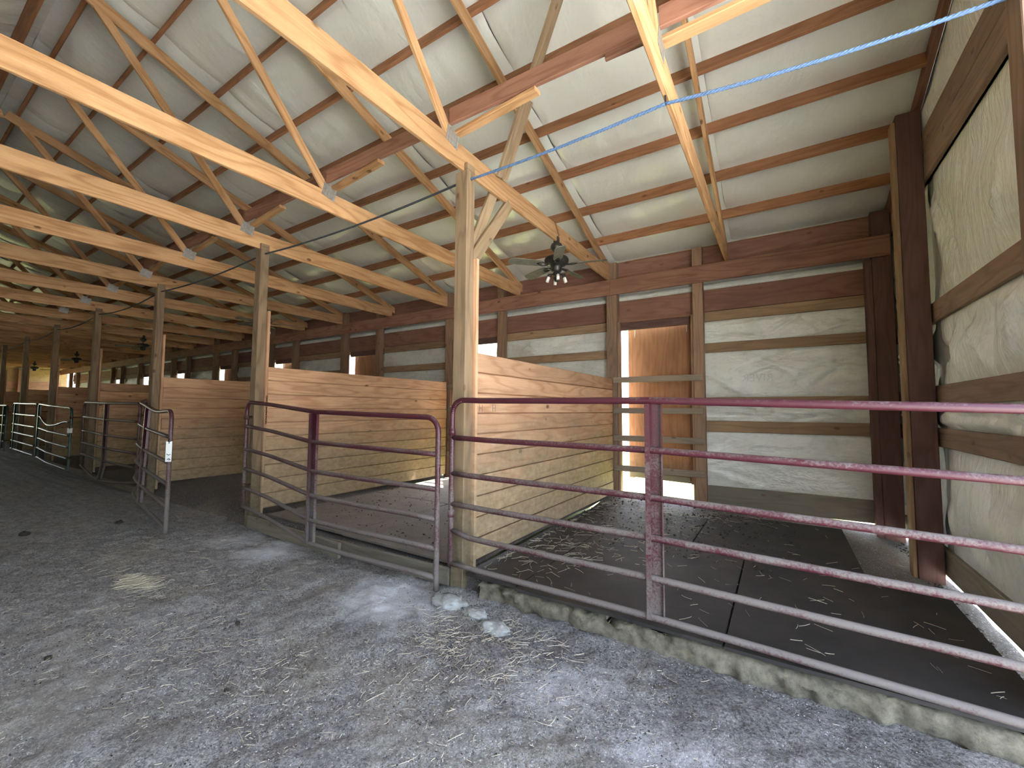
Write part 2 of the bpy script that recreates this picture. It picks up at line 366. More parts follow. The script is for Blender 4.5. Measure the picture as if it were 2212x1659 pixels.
def tube(name, pts, r, mat, parent=None, n=10, radii=None):
    V, Fc = tube_geo(pts, r, n, radii=radii); return mesh_obj(name, V, Fc, mat, parent, True)
def smooth_noise(shape, cells, seed):
    r = np.random.default_rng(seed); g = r.standard_normal((cells[0]+3, cells[1]+3))
    y = np.linspace(0, cells[0], shape[0]); x = np.linspace(0, cells[1], shape[1])
    yi = y.astype(int); xi = x.astype(int); fy = y-yi; fx = x-xi
    fy = fy*fy*(3-2*fy); fx = fx*fx*(3-2*fx)
    a = g[yi][:, xi]; b = g[yi][:, xi+1]; c = g[yi+1][:, xi]; d = g[yi+1][:, xi+1]
    return (a*(1-fx)+b*fx)*(1-fy)[:, None] + (c*(1-fx)+d*fx)*fy[:, None]
def grid_mesh(name, P, mat, parent=None, smooth=True):
    """P: (n, m, 3) array"""
    n, m, _ = P.shape
    me = bpy.data.meshes.new(name); nf = (n-1)*(m-1)
    me.vertices.add(n*m); me.vertices.foreach_set('co', P.reshape(-1).astype(np.float32))
    i = np.arange(n-1)[:, None]*m + np.arange(m-1)[None, :]
    q = np.stack([i, i+1, i+m+1, i+m], -1).reshape(-1)
    me.loops.add(nf*4); me.loops.foreach_set('vertex_index', q.astype(np.int32))
    me.polygons.add(nf); me.polygons.foreach_set('loop_start', np.arange(nf, dtype=np.int32)*4)
    me.polygons.foreach_set('loop_total', np.full(nf, 4, dtype=np.int32))
    if smooth: me.polygons.foreach_set('use_smooth', np.ones(nf, dtype=bool))
    me.update(calc_edges=True); me.validate(); me.materials.append(mat)
    return link(name, me, parent)
def boxes_geo(lst):
    V, Fc = [], []
    for lo, hi in lst:
        b = len(V)
        for z in (lo[2], hi[2]):
            V += [(lo[0], lo[1], z), (hi[0], lo[1], z), (hi[0], hi[1], z), (lo[0], hi[1], z)]
        Fc += [(b+3, b+2, b+1, b), (b+4, b+5, b+6, b+7)] + [(b+i, b+(i+1) % 4, b+4+(i+1) % 4, b+4+i) for i in range(4)]
    return V, Fc

S = 3.6576                       # bay length; aisle posts stand at X = 0, -S, -2S ...
NB = 9
ORD = ['nearest', 'second', 'third', 'fourth', 'fifth', 'sixth', 'seventh', 'eighth', 'ninth', 'tenth', 'eleventh', 'twelfth', 'thirteenth', 'fourteenth', 'fifteenth', 'sixteenth', 'seventeenth', 'eighteenth', 'nineteenth', 'twentieth', 'twenty-first']

# ================================================================== ground and floors
P = np.zeros((2, 2, 3)); P[0, :, 1] = -90; P[1, :, 1] = 90; P[:, 0, 0] = -140; P[:, 1, 0] = 90; P[..., 2] = -0.09
g = grid_mesh('ground', P, M['grass']); tag(g, 'sunlit grass and pale gravel ground outside the barn', 'ground', kind='structure')
xs = np.concatenate([np.linspace(X_FAR-0.3, -5.2, 90), np.arange(-5.0, X_END+0.03, 0.024)])
ys = np.concatenate([np.linspace(Y_FRONT, -3.7, 14), np.arange(-3.5, 0.13, 0.024)])
XX, YY = np.meshgrid(xs, ys)
def fbm(sh, base, seed, amps):
    o = np.zeros(sh)
    for i, a in enumerate(amps): o += a*smooth_noise(sh, (base[0]*2**i, base[1]*2**i), seed+i)
    return o
Z = fbm(XX.shape, (8, 16), 3, [0.012, 0.009, 0.006, 0.005, 0.0042])
fine = (XX > -5) & (YY > -3.5)
Z[fine] += (np.random.default_rng(5).standard_normal(fine.sum())*0.0016)
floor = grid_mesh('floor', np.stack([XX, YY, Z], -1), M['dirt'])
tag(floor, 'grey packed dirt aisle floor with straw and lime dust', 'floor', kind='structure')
# stall floors, one slab of dirt per bay; the near one falls away towards the end wall
for i in range(NB+1):
    x0, x1 = -i*S, -i*S+S
    if i == 0: x1 = X_END-0.02
    if i == NB: x0 = X_FAR
    n = 60 if i < 2 else 14
    xs = np.linspace(x0, x1, n); ys = np.linspace(0.02, Y_BACK+0.02, n)
    a, b = np.meshgrid(xs, ys)
    z = 0.125 + fbm(a.shape, (5, 5), 40+i*7, [0.010, 0.008, 0.004])
    if i == 0:
        z -= 0.125*np.clip((a-3.0)/0.62, 0, 1)**1.3
        z += 0.05*np.clip((b-3.3)/0.6, 0, 1)*np.clip((2.2-a)/0.8, 0, 1)
    z = z - 0.15*np.clip((0.07-b)/0.05, 0, 1)
    o = grid_mesh('stall_floor', np.stack([a, b, z], -1), M['stall_dirt'])
    tag(o, ['dark dirt floor of the stall beside the near end wall', 'brown dirt floor of the stall behind the closed bent gate', 'dark dirt floor of the stall with the open gate'][i] if i < 3 else 'dirt floor of the %s stall from the near end' % ORD[i], 'floor', kind='structure')
# mats
def rubber_mat(x0, x1, y0, y1, z, mat, label, cat='mat', group=None):
    n, m = max(3, int((x1-x0)/0.08)), max(3, int((y1-y0)/0.08))
    sd = int(abs(x0*31+y0*17)*10) % 1000
    a, b = np.meshgrid(np.linspace(x0, x1, n), np.linspace(y0, y1, m))
    zz = z + fbm(a.shape, (2, 2), sd, [0.004, 0.003])
    top = np.stack([a, b, zz], -1).reshape(-1, 3)
    V = [tuple(v) for v in top]; Fc = []
    for r in range(m-1):
        for c in range(n-1): i = r*n+c; Fc.append((i, i+1, i+n+1, i+n))
    ring = [c for c in range(n)] + [r*n+n-1 for r in range(1, m)] + [(m-1)*n+c for c in range(n-2, -1, -1)] + [r*n for r in range(m-2, 0, -1)]
    k0 = len(V)
    for i in ring: V.append((V[i][0], V[i][1], V[i][2]-0.022))
    L = len(ring)
    for q in range(L): Fc.append((ring[q], k0+q, k0+(q+1) % L, ring[(q+1) % L]))
    Fc.append(tuple(k0+q for q in range(L)))
    o = mesh_obj('rubber_mat', V, Fc, mat); tag(o, label, cat, group); return o
rubber_mat(0.115, 0.63, -0.01, 1.78, 0.165, M['mat'], 'narrow black rubber mat strip behind the near post', group='rubber mats in the near stall')
rubber_mat(0.645, 2.13, -0.055, 1.80, 0.17, M['mat'], 'black rubber mat behind the middle of the long gate', group='rubber mats in the near stall')
rubber_mat(2.145, 3.52, -0.055, 1.82, 0.168, M['mat'], 'black rubber mat by the gable wall at the gate end', group='rubber mats in the near stall')
rubber_mat(0.115, 1.62, 1.795, 3.2, 0.167, M['mat'], 'dung-strewn rubber mat near the plywood back door', group='rubber mats in the near stall')
rubber_mat(1.635, 3.05, 1.815, 3.55, 0.166, M['mat'], 'black rubber mat below the insulated back wall', group='rubber mats in the near stall')
rubber_mat(-3.42, -1.80, 0.14, 1.95, 0.165, M['mat_light'], 'dusty rubber mat beside the second partition', group='rubber mats in the second stall')
rubber_mat(-1.785, -0.10, 0.12, 1.93, 0.168, M['mat_light'], 'dusty rubber mat at the latch side of the bent gate', group='rubber mats in the second stall')
rubber_mat(-3.42, -1.60, 1.965, 3.8, 0.172, M['mat_light'], 'pale dusty rubber mat by the glowing door gap', group='rubber mats in the second stall')

# ================================================================== roof: ceiling, insulation strips, purlins
SL = 1/3.0
def roof_z(y, c):                # height of the plane with offset c (measured on the stall side) at y
    return c - SL*y if y >= Y_RIDGE else c - SL*(2*Y_RIDGE - y)
C_CH, C_PUR, C_INS = 5.29, 5.437, 5.60
Yr, Ye0, Ye1 = Y_RIDGE, Y_BACK+0.90, 2*Y_RIDGE-Y_BACK-0.12  # unseen back eave lengthened to block sun coming over the doors
x0, x1 = X_FAR-0.25, X_END+0.25
V = []
for x in (x0, x1):
    for c in (C_INS+0.05, C_INS+0.09):
        V += [(x, Ye0, roof_z(Ye0, c)), (x, Yr, roof_z(Yr, c)), (x, Ye1, roof_z(Ye1, c))]
Fc = [(0, 1, 7, 6), (1, 2, 8, 7), (3, 9, 10, 4), (4, 10, 11, 5), (0, 6, 9, 3), (2, 5, 11, 8), (0, 3, 4, 1), (1, 4, 5, 2), (6, 7, 10, 9), (7, 8, 11, 10)]
ceiling = mesh_obj('ceiling', V, Fc, M['metal_siding']); tag(ceiling, 'pitched metal roof lined with white-faced insulation above wooden purlins', 'ceiling', kind='structure')
PUR_Y = [4.19, 3.51, 2.83, 2.14, 1.46, 0.78, 0.10, -0.58, -1.26, -1.80]
def strip(xa, xb, side, res):
    n = max(3, int((xb-xa)/0.07*res)); m = int(6.3/0.05*res)
    ya, yb = (Yr, Y_BACK+0.08)
    y = np.linspace(ya, yb, m); x = np.linspace(xa, xb, n)
    a, b = np.meshgrid(x, y)
    py = np.array(PUR_Y[::-1]); idx = np.clip(np.searchsorted(py, b)-1, 0, len(py)-2)
    u = np.clip((b-py[idx])/(py[idx+1]-py[idx]), 0, 1)
    sd = int(abs(xa)*100) % 9999 + (5000 if side else 0)
    sag = 0.035*np.sin(np.pi*u)*(1+0.35*smooth_noise(a.shape, (9, 3), sd))
    wr = 0.0075*smooth_noise(a.shape, (16, 14), sd+1)*np.sin(np.pi*u) + 0.004*smooth_noise(a.shape, (30, 26), sd+2)*np.sin(np.pi*u)
    # seam: the facing tucks up along both long edges of the strip, with creases running up the slope
    e = np.minimum(a-xa, xb-a); seam = 0.02*np.exp(-(e/0.03)**2) + 0.008*np.sin(e*55)*np.exp(-(e/0.12)**2)
    off = -sag+wr+seam
    nz = 1/math.sqrt(1+SL*SL)
    yy = b + off*SL*nz; zz = C_INS - SL*b + off*nz
    if side: yy = 2*Yr - yy
    return grid_mesh('insulation_strip', np.stack([a, yy, zz], -1), M['ins_roof'], ceiling)
NS = 21; edges = [X_END - 0.06 - i*(X_END-0.06-X_FAR)/NS for i in range(NS+1)]
for i in range(NS):
    strip(edges[i+1], edges[i], False, 1.0 if i < 4 else 0.6 if i < 8 else 0.35)
    strip(edges[i+1], edges[i], True, 0.35)
up_n = Vector((0, SL, 1)).normalized()
for py in PUR_Y:
    for side in (False, True):
        c = C_PUR+0.078; y = py if not side else 2*Yr-py
        z = C_PUR+0.083 - SL*py
        upv = Vector((0, -SL if side else SL, 1))
        beam('purlin', (X_FAR+0.02, y, z), (X_END-0.08, y, z), 0.040, 0.150, M['purlin'], ceiling, up=upv)

# ================================================================== trusses
TZ, TH = 3.822, 0.225
NT = 20
def truss(k):
    x = 0.011 + k*S/2
    n = 1-k                                  # 0 = nearest to the camera's end wall
    if k == 1: lab = 'roof truss between the near post and the end wall, carrying the blue rope'
    elif k == 0: lab = 'roof truss resting on the near post, the nearest ceiling fan hanging from it'
    elif k % 2 == 0: lab = 'roof truss resting on the %s aisle post from the near end' % ORD[-k//2]
    else: lab = 'roof truss midway between the %s and %s aisle posts' % (ORD[(-k-1)//2], ORD[(-k+1)//2])
    t = empty('roof_truss', (x, Yr, TZ), lab, 'truss', 'roof trusses of honey-coloured pine')
    beam('bottom_chord', (x, 2*Yr-4.02, TZ+TH/2), (x, 4.02, TZ+TH/2), 0.038, TH, M['pine'], t)
    nz = 1/math.sqrt(1+SL*SL); d = 0.14
    for s in (1, -1):
        def pt(y, off): return (x, y if s > 0 else 2*Yr-y, C_CH - SL*y + off)
        o = beam('top_chord', pt(Yr+0.02, d/2/nz), pt(4.22, d/2/nz), 0.038, d, M['pine'], t, up=(0, s*SL, 1))
        ya = -0.15; yb = -1.76
        beam('web', (x, ya if s > 0 else 2*Yr-ya, 4.00), (x, yb if s > 0 else 2*Yr-yb, C_CH-SL*yb+0.03), 0.037, 0.092, M['pine'], t, up=(0, 1, 0))
        if k > -8:
            for dx in (0.0205, -0.0205):     # toothed connector plate: nailed flat over the joint, with rows of slots
                V2, F2 = [], []
                yc = (ya-0.02) if s > 0 else 2*Yr-ya+0.02
                rot = math.radians(-12*s)
                for q in range(5):
                    y0 = -0.085+q*0.034
                    pts = [(-0.0012, y0+0.004, -0.075), (-0.0012, y0+0.030, -0.075), (-0.0012, y0+0.030, 0.075), (-0.0012, y0+0.004, 0.075)]
                    b0 = len(V2)
                    for sx in (0.0, 0.0035):
                        for (_, yy, zz) in pts:
                            V2.append((x+dx+(sx if dx > 0 else -sx), yc+yy*math.cos(rot)-zz*math.sin(rot), 4.045+yy*math.sin(rot)+zz*math.cos(rot)))
                    F2 += [(b0+3, b0+2, b0+1, b0), (b0+4, b0+5, b0+6, b0+7)] + [(b0+i, b0+(i+1) % 4, b0+4+(i+1) % 4, b0+4+i) for i in range(4)]
                    if q < 4:
                        b1 = len(V2)
                        for (yy, zz) in ((y0+0.028, -0.07), (y0+0.040, -0.07), (y0+0.040, 0.07), (y0+0.028, 0.07)):
                            V2.append((x+dx+(0.001 if dx > 0 else -0.001), yc+yy*math.cos(rot)-zz*math.sin(rot), 4.045+yy*math.sin(rot)+zz*math.cos(rot)))
                        F2.append((b1, b1+1, b1+2, b1+3))
                mesh_obj('connector_plate', V2, F2, M['galv'], t)
    return t
for k in range(1, -NT+1, -1): truss(k)
# long brace boards that tie the trusses together above the post line
def tie(k, lab):
    xa, xb = 0.011+k*S/2, 0.011+(k+1)*S/2
    if k == 1: xb = X_END-0.12
    o = empty('tie_brace', ((xa+xb)/2, -0.16, 4.1), lab, 'brace', 'brace boards along the truss joints')
    dz = random.uniform(-0.012, 0.012); e = 0.05
    beam('edge_board', (xa+0.02, -0.19+random.uniform(-0.01, .01), 4.215+dz), (xb-0.02, -0.19, 4.215-dz), 0.038, 0.15, M['header'], o)
    xc = xb-0.02 if k == 1 else xa+0.9
    beam('flat_board', (xa+0.02, -0.10, 4.116), (xc, -0.15 if k == 1 else -0.175, 4.118), 0.10 if k == 1 else 0.085, 0.036, M['pine'], o)
    if k == 0: beam('splinter', (xb-0.36, -0.19, 4.125), (xb-0.02, -0.19, 4.118), 0.030, 0.07, M['header'], o)
for k in range(1, -9, -1):
    tie(k, 'L-shaped brace board between the end wall and its nearest truss' if k == 1 else 'L-shaped brace board tying the %s and %s trusses from the end wall' % (ORD[-k], ORD[1-k]) if k < 1 else '')

# ================================================================== aisle posts
PW, PD, PH = 0.141, 0.115, 3.818
for i in range(NB):
    x = -i*S
    lab = ['thick treated post at the hinge end of the long red gate', 'treated post between the bent red gate and the open gate', 'treated post where the open red gate is hung'][i] if i < 3 else '%s treated post along the aisle from the near end' % ORD[i]
    t = empty('support_post', (x, PD/2, 0), lab, 'post', 'treated posts along the aisle')
    # the post is notched: the truss chord bears on its left part, the right part runs up beside it
    box('shaft', (x-PW/2, 0, -0.05), (x+PW/2, PD, PH), M['post'], t)
    box('notch_ear', (x+0.034, 0.001, PH-0.01), (x+PW/2, PD-0.001, PH+0.075), M['post'], t)
    zt = 3.0 if i == 0 else 2.95
    box('trim_strip', (x+0.020, PD+0.001, 0.10), (x+0.108, PD+0.036, zt), M['part'], t)

# ================================================================== stall partitions (boards stacked between post and back wall)
def partition(i):
    x = -i*S; z0, zt = 0.215, (2.114, 2.165, 2.155)[min(i, 2)]
    lab = ['plank partition of the near stall, orange boards on top, greenish stain below', 'pale plank partition behind the bent red gate', 'brown plank partition behind the open red gate'][i] if i < 3 else 'plank partition of the %s stall from the near end' % ORD[i]
    t = empty('stall_partition', (x+0.077, PD, z0), lab, 'partition', 'plank partitions between the stalls')
    n = 10; h = (zt-z0)/n; r = random.Random(i)
    for q in range(n):
        za = z0+q*h
        dx = r.uniform(-0.006, 0.006)
        ya, yb = PD+0.0375+r.uniform(0, .006), 3.895-r.uniform(0, .02)
        m = Matrix(((0, -1, 0), (1, 0, 0), (0, 0, 1))).to_4x4(); m.translation = (x+0.0775+dx, (ya+yb)/2, za+h/2)
        link('plank', plank_mesh(yb-ya, 0.038, h, M['part']), t, m)
    box('end_cleat', (x+0.018, 3.85, z0), (x+0.0575, 3.945, zt+0.02), M['wall_post'], t)
    return t
for i in range(NB): partition(i)

# ================================================================== back wall
wall_back_geo = []
YS = 4.19
for i in range(NB+1):
    xo = -i*S
    if xo+0.10 < X_FAR: break
    xl = max(xo+0.16, X_FAR)
    wall_back_geo.append(((xl-0.20, YS, 3.02), (xo+1.40, YS+0.02, 4.30)))                  # above the door
    wall_back_geo.append(((xo+1.38, YS, 0.17), (xo+S-0.01 if i else X_END+0.02, YS+0.02, 4.30)))     # panel
V, Fc = boxes_geo(wall_back_geo)
wall_back = mesh_obj('wall_back', V, Fc, M['metal_siding']); tag(wall_back, 'back wall of posts, girts and white insulation behind the stalls', 'wall', kind='structure')
header_pieces = [X_END-0.10, 0.06, -2*S+0.06, -4*S, -6*S, -8*S, X_FAR]
for a, b in zip(header_pieces[:-1], header_pieces[1:]):
    box('header_beam', (b+0.002, 3.91, 3.548), (a-0.002, 3.949, 3.818), M['header'], wall_back)
    box('eave_board', (b+0.002, 4.10, 3.84), (a-0.002, 4.138, 4.14), M['fascia'], wall_back)
def sheet(x0, x1, z0, z1, y, seed, n=26, m=14, amp=0.02, mat=None, parent=None):
    a, b = np.meshgrid(np.linspace(x0, x1, n), np.linspace(z0, z1, m))
    u = (a-x0)/(x1-x0); v = (b-z0)/(z1-z0)
    bul = np.sin(np.pi*v)**0.6*0.035
    r = np.random.default_rng(seed)
    wr = amp*0.55*smooth_noise(a.shape, (3, 5), seed)*np.sin(np.pi*v)
    for q in range(10):       # creases: sharp folds running at an angle
        ang = r.uniform(-0.9, 0.9); cx = r.uniform(0.1, 0.9); cz = r.uniform(0, 1)
        d = ((a-x0)-cx*(x1-x0))*math.sin(ang) - (b-z0-cz*(z1-z0))*math.cos(ang)
        l = ((a-x0)-cx*(x1-x0))*math.cos(ang) + (b-z0-cz*(z1-z0))*math.sin(ang)
        wr += r.uniform(0.5, 1.1)*amp*np.exp(-(d/r.uniform(0.02, 0.04))**2)*np.exp(-(l/0.35)**2)*np.sin(np.pi*np.clip(v, 0, 1))*r.choice([1, 1, -1])
    yy = y - bul + wr
    return grid_mesh('insulation_sheet', np.stack([a, yy, b], -1), mat or M['ins_wall'], parent or wall_back)
GIRT = [(2.965, 3.115), (2.48, 2.625), (1.665, 1.79), (1.27, 1.435)]
DOORS = []
for i in range(NB+1):
    xo = -i*S
    if xo+0.2 < X_FAR: break
    near = i < 2
    ch = wall_back
    if i == 0: pass
    box('wall_post', (xo-0.02, 3.951, 0.0), (xo+0.155, 4.088, 4.12), M['wall_post'], ch)
    box('wall_post', (xo+1.36, 3.951, 0.0), (xo+1.505, 4.088, 4.12), M['wall_post'], ch)
    xa, xb = xo+1.508, (xo+S-0.022 if i else 3.50)
    box('fascia_board', (xo+0.158, 4.09, 3.085), (xo+1.358, 4.128, 3.46), M['fascia'], ch)
    box('fascia_board', (xa, 4.09, 3.12), (xb, 4.128, 3.46), M['fascia'], ch)
    for gi, (z0, z1) in enumerate(GIRT):
        box('girt', (xa, 4.09, z0), (xb, 4.128, z1), M['girt'], ch)
    box('skirt_board', (xa, 4.09, 0.17), (xb, 4.128, 0.46), M['sill'], ch)
    zs = [(3.445, 3.56), (2.61, 2.98), (1.775, 2.495), (1.42, 1.68), (0.44, 1.285)]
    for q, (z0, z1) in enumerate(zs):
        sheet(xa-0.01, xb+0.01, z0, z1, 4.14, i*10+q, *((70, 36) if near else (14, 7)), 0.035 if q else 0.008)
    sheet(xo+0.15, xo+1.37, 3.445, 3.56, 4.14, i*10+7, 10, 5, 0.006)
    # jamb, rails across the door opening, stop at the head
    box('door_jamb', (xo+0.1575, 3.975, 0.16), (xo+0.195, 4.085, 3.08), M['wall_post'], ch)
    box('door_jamb', (xo+1.318, 4.0, 0.16), (xo+1.3575, 4.085, 3.08), M['wall_post'], ch)
    for (z0, z1) in ((2.03, 2.125), (1.55, 1.64), (1.07, 1.165), (0.595, 0.69)):
        dz = random.uniform(-0.015, 0.015)
        box('guard_rail', (xo+0.10, 3.912, z0+dz), (xo+1.49, 3.949, z1+dz), M['rail'], ch)
    box('head_board', (xo+0.158, 4.131, 2.96), (xo+1.42, 4.188, 3.12), M['end_post'], ch)
    # plywood door hinged on its right jamb, swung a little outwards: a bright slit shows beside and below it
    ang = math.radians({0: 10, 1: 46}.get(i, random.choice([2, 6, 4])))
    hx, hy = xo+1.40, 4.215
    dr = empty('door_%d' % (i+1), (hx, hy, 0.4), ['plywood stall door ajar, with bright gaps beside and below it', 'plywood stall door half hidden behind the near post'][i] if near else 'plywood door of the %s stall from the near end' % ORD[i], 'door', kind='structure')
    PINV[dr.name] = Matrix()                  # the door's parts are given in the door's own frame, x towards the latch side
    dr.rotation_euler = (0, 0, math.pi-ang); dr.location = (hx, hy, 0)
    W_ = 1.215
    box('panel', (0.0, -0.018, 0.44), (W_, 0.0, 3.02), M['ply'], dr)
    box('frame_stile', (W_-0.09, -0.058, 0.42), (W_+0.008, -0.020, 3.03), M['wall_post'], dr)
    box('frame_stile', (0.06, 0.002, 0.43), (0.15, 0.037, 3.0), M['fascia'], dr)
    box('bottom_rail', (0.16, 0.002, 0.44), (W_-0.02, 0.037, 0.53), M['sill'], dr)
    for q in (0.18, W_-0.14):
        tube('hook', [(q, 0.008, 3.0), (q, 0.014, 2.90), (q, 0.02, 2.86)], 0.006, M['galv'], dr, 6)

# mirrored faded print on the insulation
def text_mesh(name, body, size, mat, mw, parent, extrude=0.0):
    cu = bpy.data.curves.new(name, 'FONT'); cu.body = body; cu.size = size; cu.extrude = extrude; cu.resolution_u = 3
    to = bpy.data.objects.new(name+'_tmp', cu); COL.objects.link(to)
    dg = bpy.context.evaluated_depsgraph_get(); me = bpy.data.meshes.new_from_object(to.evaluated_get(dg))
    bpy.data.objects.remove(to); me.materials.clear(); me.materials.append(mat)
    return link(name, me, parent, mw)
mw = Matrix.Translation((2.395, 4.088, 2.02)) @ Matrix.Rotation(math.radians(90), 4, 'X') @ Matrix.Scale(-1, 4, (1, 0, 0))
text_mesh('faded_print', 'RIVER', 0.155, M['print'], mw, wall_back)

# ================================================================== near end wall (right)
XE = 3.72
endgeo = [((XE+0.06, 0.02, 0.07), (XE+0.08, YS+0.02, 4.35))]
V, Fc = boxes_geo(endgeo)
b0 = len(V); xg0, xg1 = XE+0.06, XE+0.08       # gable above the door and the stalls, cut to the roof slope
YB_ = Y_BACK+0.02
poly = [(Ye1+0.1, 3.85), (YB_, 3.85), (YB_, roof_z(YB_, C_INS+0.04)), (Yr, roof_z(Yr, C_INS+0.04)), (Ye1+0.1, roof_z(Ye1+0.1, C_INS+0.04))]
for xg in (xg0, xg1): V += [(xg, y, z) for y, z in poly]
Fc += [tuple(range(b0+4, b0-1, -1)), tuple(range(b0+5, b0+10))] + [(b0+i, b0+(i+1) % 5, b0+5+(i+1) % 5, b0+5+i) for i in range(5)]
b0 = len(V)                                     # other side of the aisle door
v2, f2 = boxes_geo([((xg0, Y_FRONT+0.1, 0.05), (xg1, -4.05, 3.9))])
V += v2; Fc += [tuple(q+b0 for q in f) for f in f2]
wall_right = mesh_obj('wall_right', V, Fc, M['metal_siding']); tag(wall_right, 'near gable end wall with girts and sagging white insulation', 'wall', kind='structure')
box('wall_post', (3.52, 2.50, 0.0), (3.705, 2.66, roof_z(2.6, C_PUR)-0.02), M['end_post'], wall_right)
box('post_trim', (3.484, 2.515, 0.0), (3.519, 2.645, roof_z(2.6, C_PUR)-0.08), M['girt'], wall_right)
box('wall_post', (3.52, 0.0, 0.0), (3.705, 0.16, 4.9), M['end_girt'], wall_right)
box('wall_post', (3.505, 3.951, 0.0), (3.70, 4.088, 4.15), M['end_post'], wall_right)
box('corner_post', (3.43, 3.952, 0.02), (3.503, 4.087, 3.54), M['end_post'], wall_right)
for (z0, z1) in ((2.44, 2.63), (1.66, 1.835), (1.26, 1.435)):
    box('girt', (XE, 0.0, z0), (XE+0.038, 4.10, z1), M['end_girt'], wall_right)
box('skirt_board', (XE, 0.02, 0.075), (XE+0.038, 4.10, 0.32), M['sill'], wall_right)
box('gable_chord', (3.706, 0.0, 3.84), (3.744, 4.12, 4.075), M['end_girt'], wall_right)
box('gable_chord', (3.706, -4.0, 4.08), (3.744, 3.95, 4.31), M['end_girt'], wall_right)
for s in (1, -1):
    ya, yb = Yr+0.02, 4.15
    pa = (3.70, ya, roof_z(ya, C_INS-0.10)); pb = (3.70, yb, roof_z(yb, C_INS-0.10))
    if s < 0: pa = (pa[0], 2*Yr-pa[1], pa[2]); pb = (pb[0], 2*Yr-pb[1], pb[2])
    beam('rake_board', pa, pb, 0.05, 0.13, M['fascia'], wall_right, up=(0, s*SL, 1))
def end_sheet(y0, y1, z0, z1, seed, amp=0.045, top=None, n=60, m=60):
    a, b = np.meshgrid(np.linspace(y0, y1, n), np.linspace(0, 1, m))
    zt = np.full_like(a, z1) if top is None else np.array([[top(q) for q in r] for r in a])
    zz = z0 + b*(zt-z0); r = np.random.default_rng(seed)
    bul = 0.05*np.sin(np.pi*b)**0.6*np.sin(np.pi*(a-y0)/(y1-y0))**0.4
    wr = amp*0.5*smooth_noise(a.shape, (4, 6), seed)*np.sin(np.pi*b)
    for q in range(16):
        ang = r.uniform(1.0, 2.2); cy = r.uniform(y0, y1); cz = z0 + r.uniform(0, 1)*(z1-z0)
        d = (a-cy)*math.sin(ang) - (zz-cz)*math.cos(ang); l = (a-cy)*math.cos(ang) + (zz-cz)*math.sin(ang)
        wr += r.uniform(0.5, 1.2)*amp*np.exp(-(d/r.uniform(0.02, 0.05))**2)*np.exp(-(l/0.4)**2)*np.sin(np.pi*b)*r.choice([1, -1])
    return grid_mesh('insulation_sheet', np.stack([XE+0.045 - bul + wr, a, zz], -1)[:, ::-1], M['ins_end'], wall_right)
for q, (y0, y1) in enumerate(((0.15, 2.50), (2.66, 4.10))):
    for r_, (z0, z1) in enumerate(((0.30, 1.27), (1.425, 1.67), (1.825, 2.45), (2.62, 3.85))):
        end_sheet(y0, y1, z0, z1, 100+q*10+r_)
end_sheet(-4.0, 4.1, 4.30, 5.0, 130, 0.03, lambda y: roof_z(y, C_INS-0.04), 90, 24)

# ================================================================== far end wall and opposite side wall
V, Fc = boxes_geo([((X_FAR-0.02, 0.0, 0.0), (X_FAR, Y_BACK+0.04, 3.9)), ((X_FAR-0.02, Y_FRONT, 0.0), (X_FAR, -3.95, 3.9))])
b0 = len(V)
for xg in (X_FAR-0.02, X_FAR): V += [(xg, y, z) for y, z in poly]
Fc += [tuple(range(b0+4, b0-1, -1)), tuple(range(b0+5, b0+10))] + [(b0+i, b0+(i+1) % 5, b0+5+(i+1) % 5, b0+5+i) for i in range(5)]
wall_left = mesh_obj('wall_left', V, Fc, M['girt']); tag(wall_left, 'far gable wall of pale boards seen between the distant posts', 'wall', kind='structure')
for y in (0.05, 2.2):
    box('wall_post', (X_FAR+0.002, y, 0.0), (X_FAR+0.14, y+0.15, 5.0), M['fascia'], wall_left)
for (z0, z1) in ((2.65, 3.05), (1.9, 2.1), (1.2, 1.4)):
    box('girt', (X_FAR+0.002, 0.21, z0), (X_FAR+0.04, 2.19, z1), M['fascia'], wall_left)
    box('girt', (X_FAR+0.002, 2.36, z0), (X_FAR+0.04, 3.93, z1), M['fascia'], wall_left)
box('gable_chord', (X_FAR+0.002, -4.0, 3.82), (X_FAR+0.038, 3.93, 4.06), M['girt'], wall_left)
fw_ = [((X_FAR, Y_FRONT-0.02, 2.95), (X_END, Y_FRONT, 4.3))]; xe = X_END
for i in range(1):                            # unseen opening added on that side to let in fill light
    fw_.append(((-i*S+1.36, Y_FRONT-0.02, 0.0), (xe, Y_FRONT, 2.95))); xe = -i*S+0.16
fw_.append(((X_FAR, Y_FRONT-0.02, 0.0), (xe, Y_FRONT, 2.95)))
V, Fc = boxes_geo(fw_)
wall_front = mesh_obj('wall_front', V, Fc, M['ins_wall']); tag(wall_front, 'opposite long side wall with an opening added for fill light', 'wall', kind='structure')

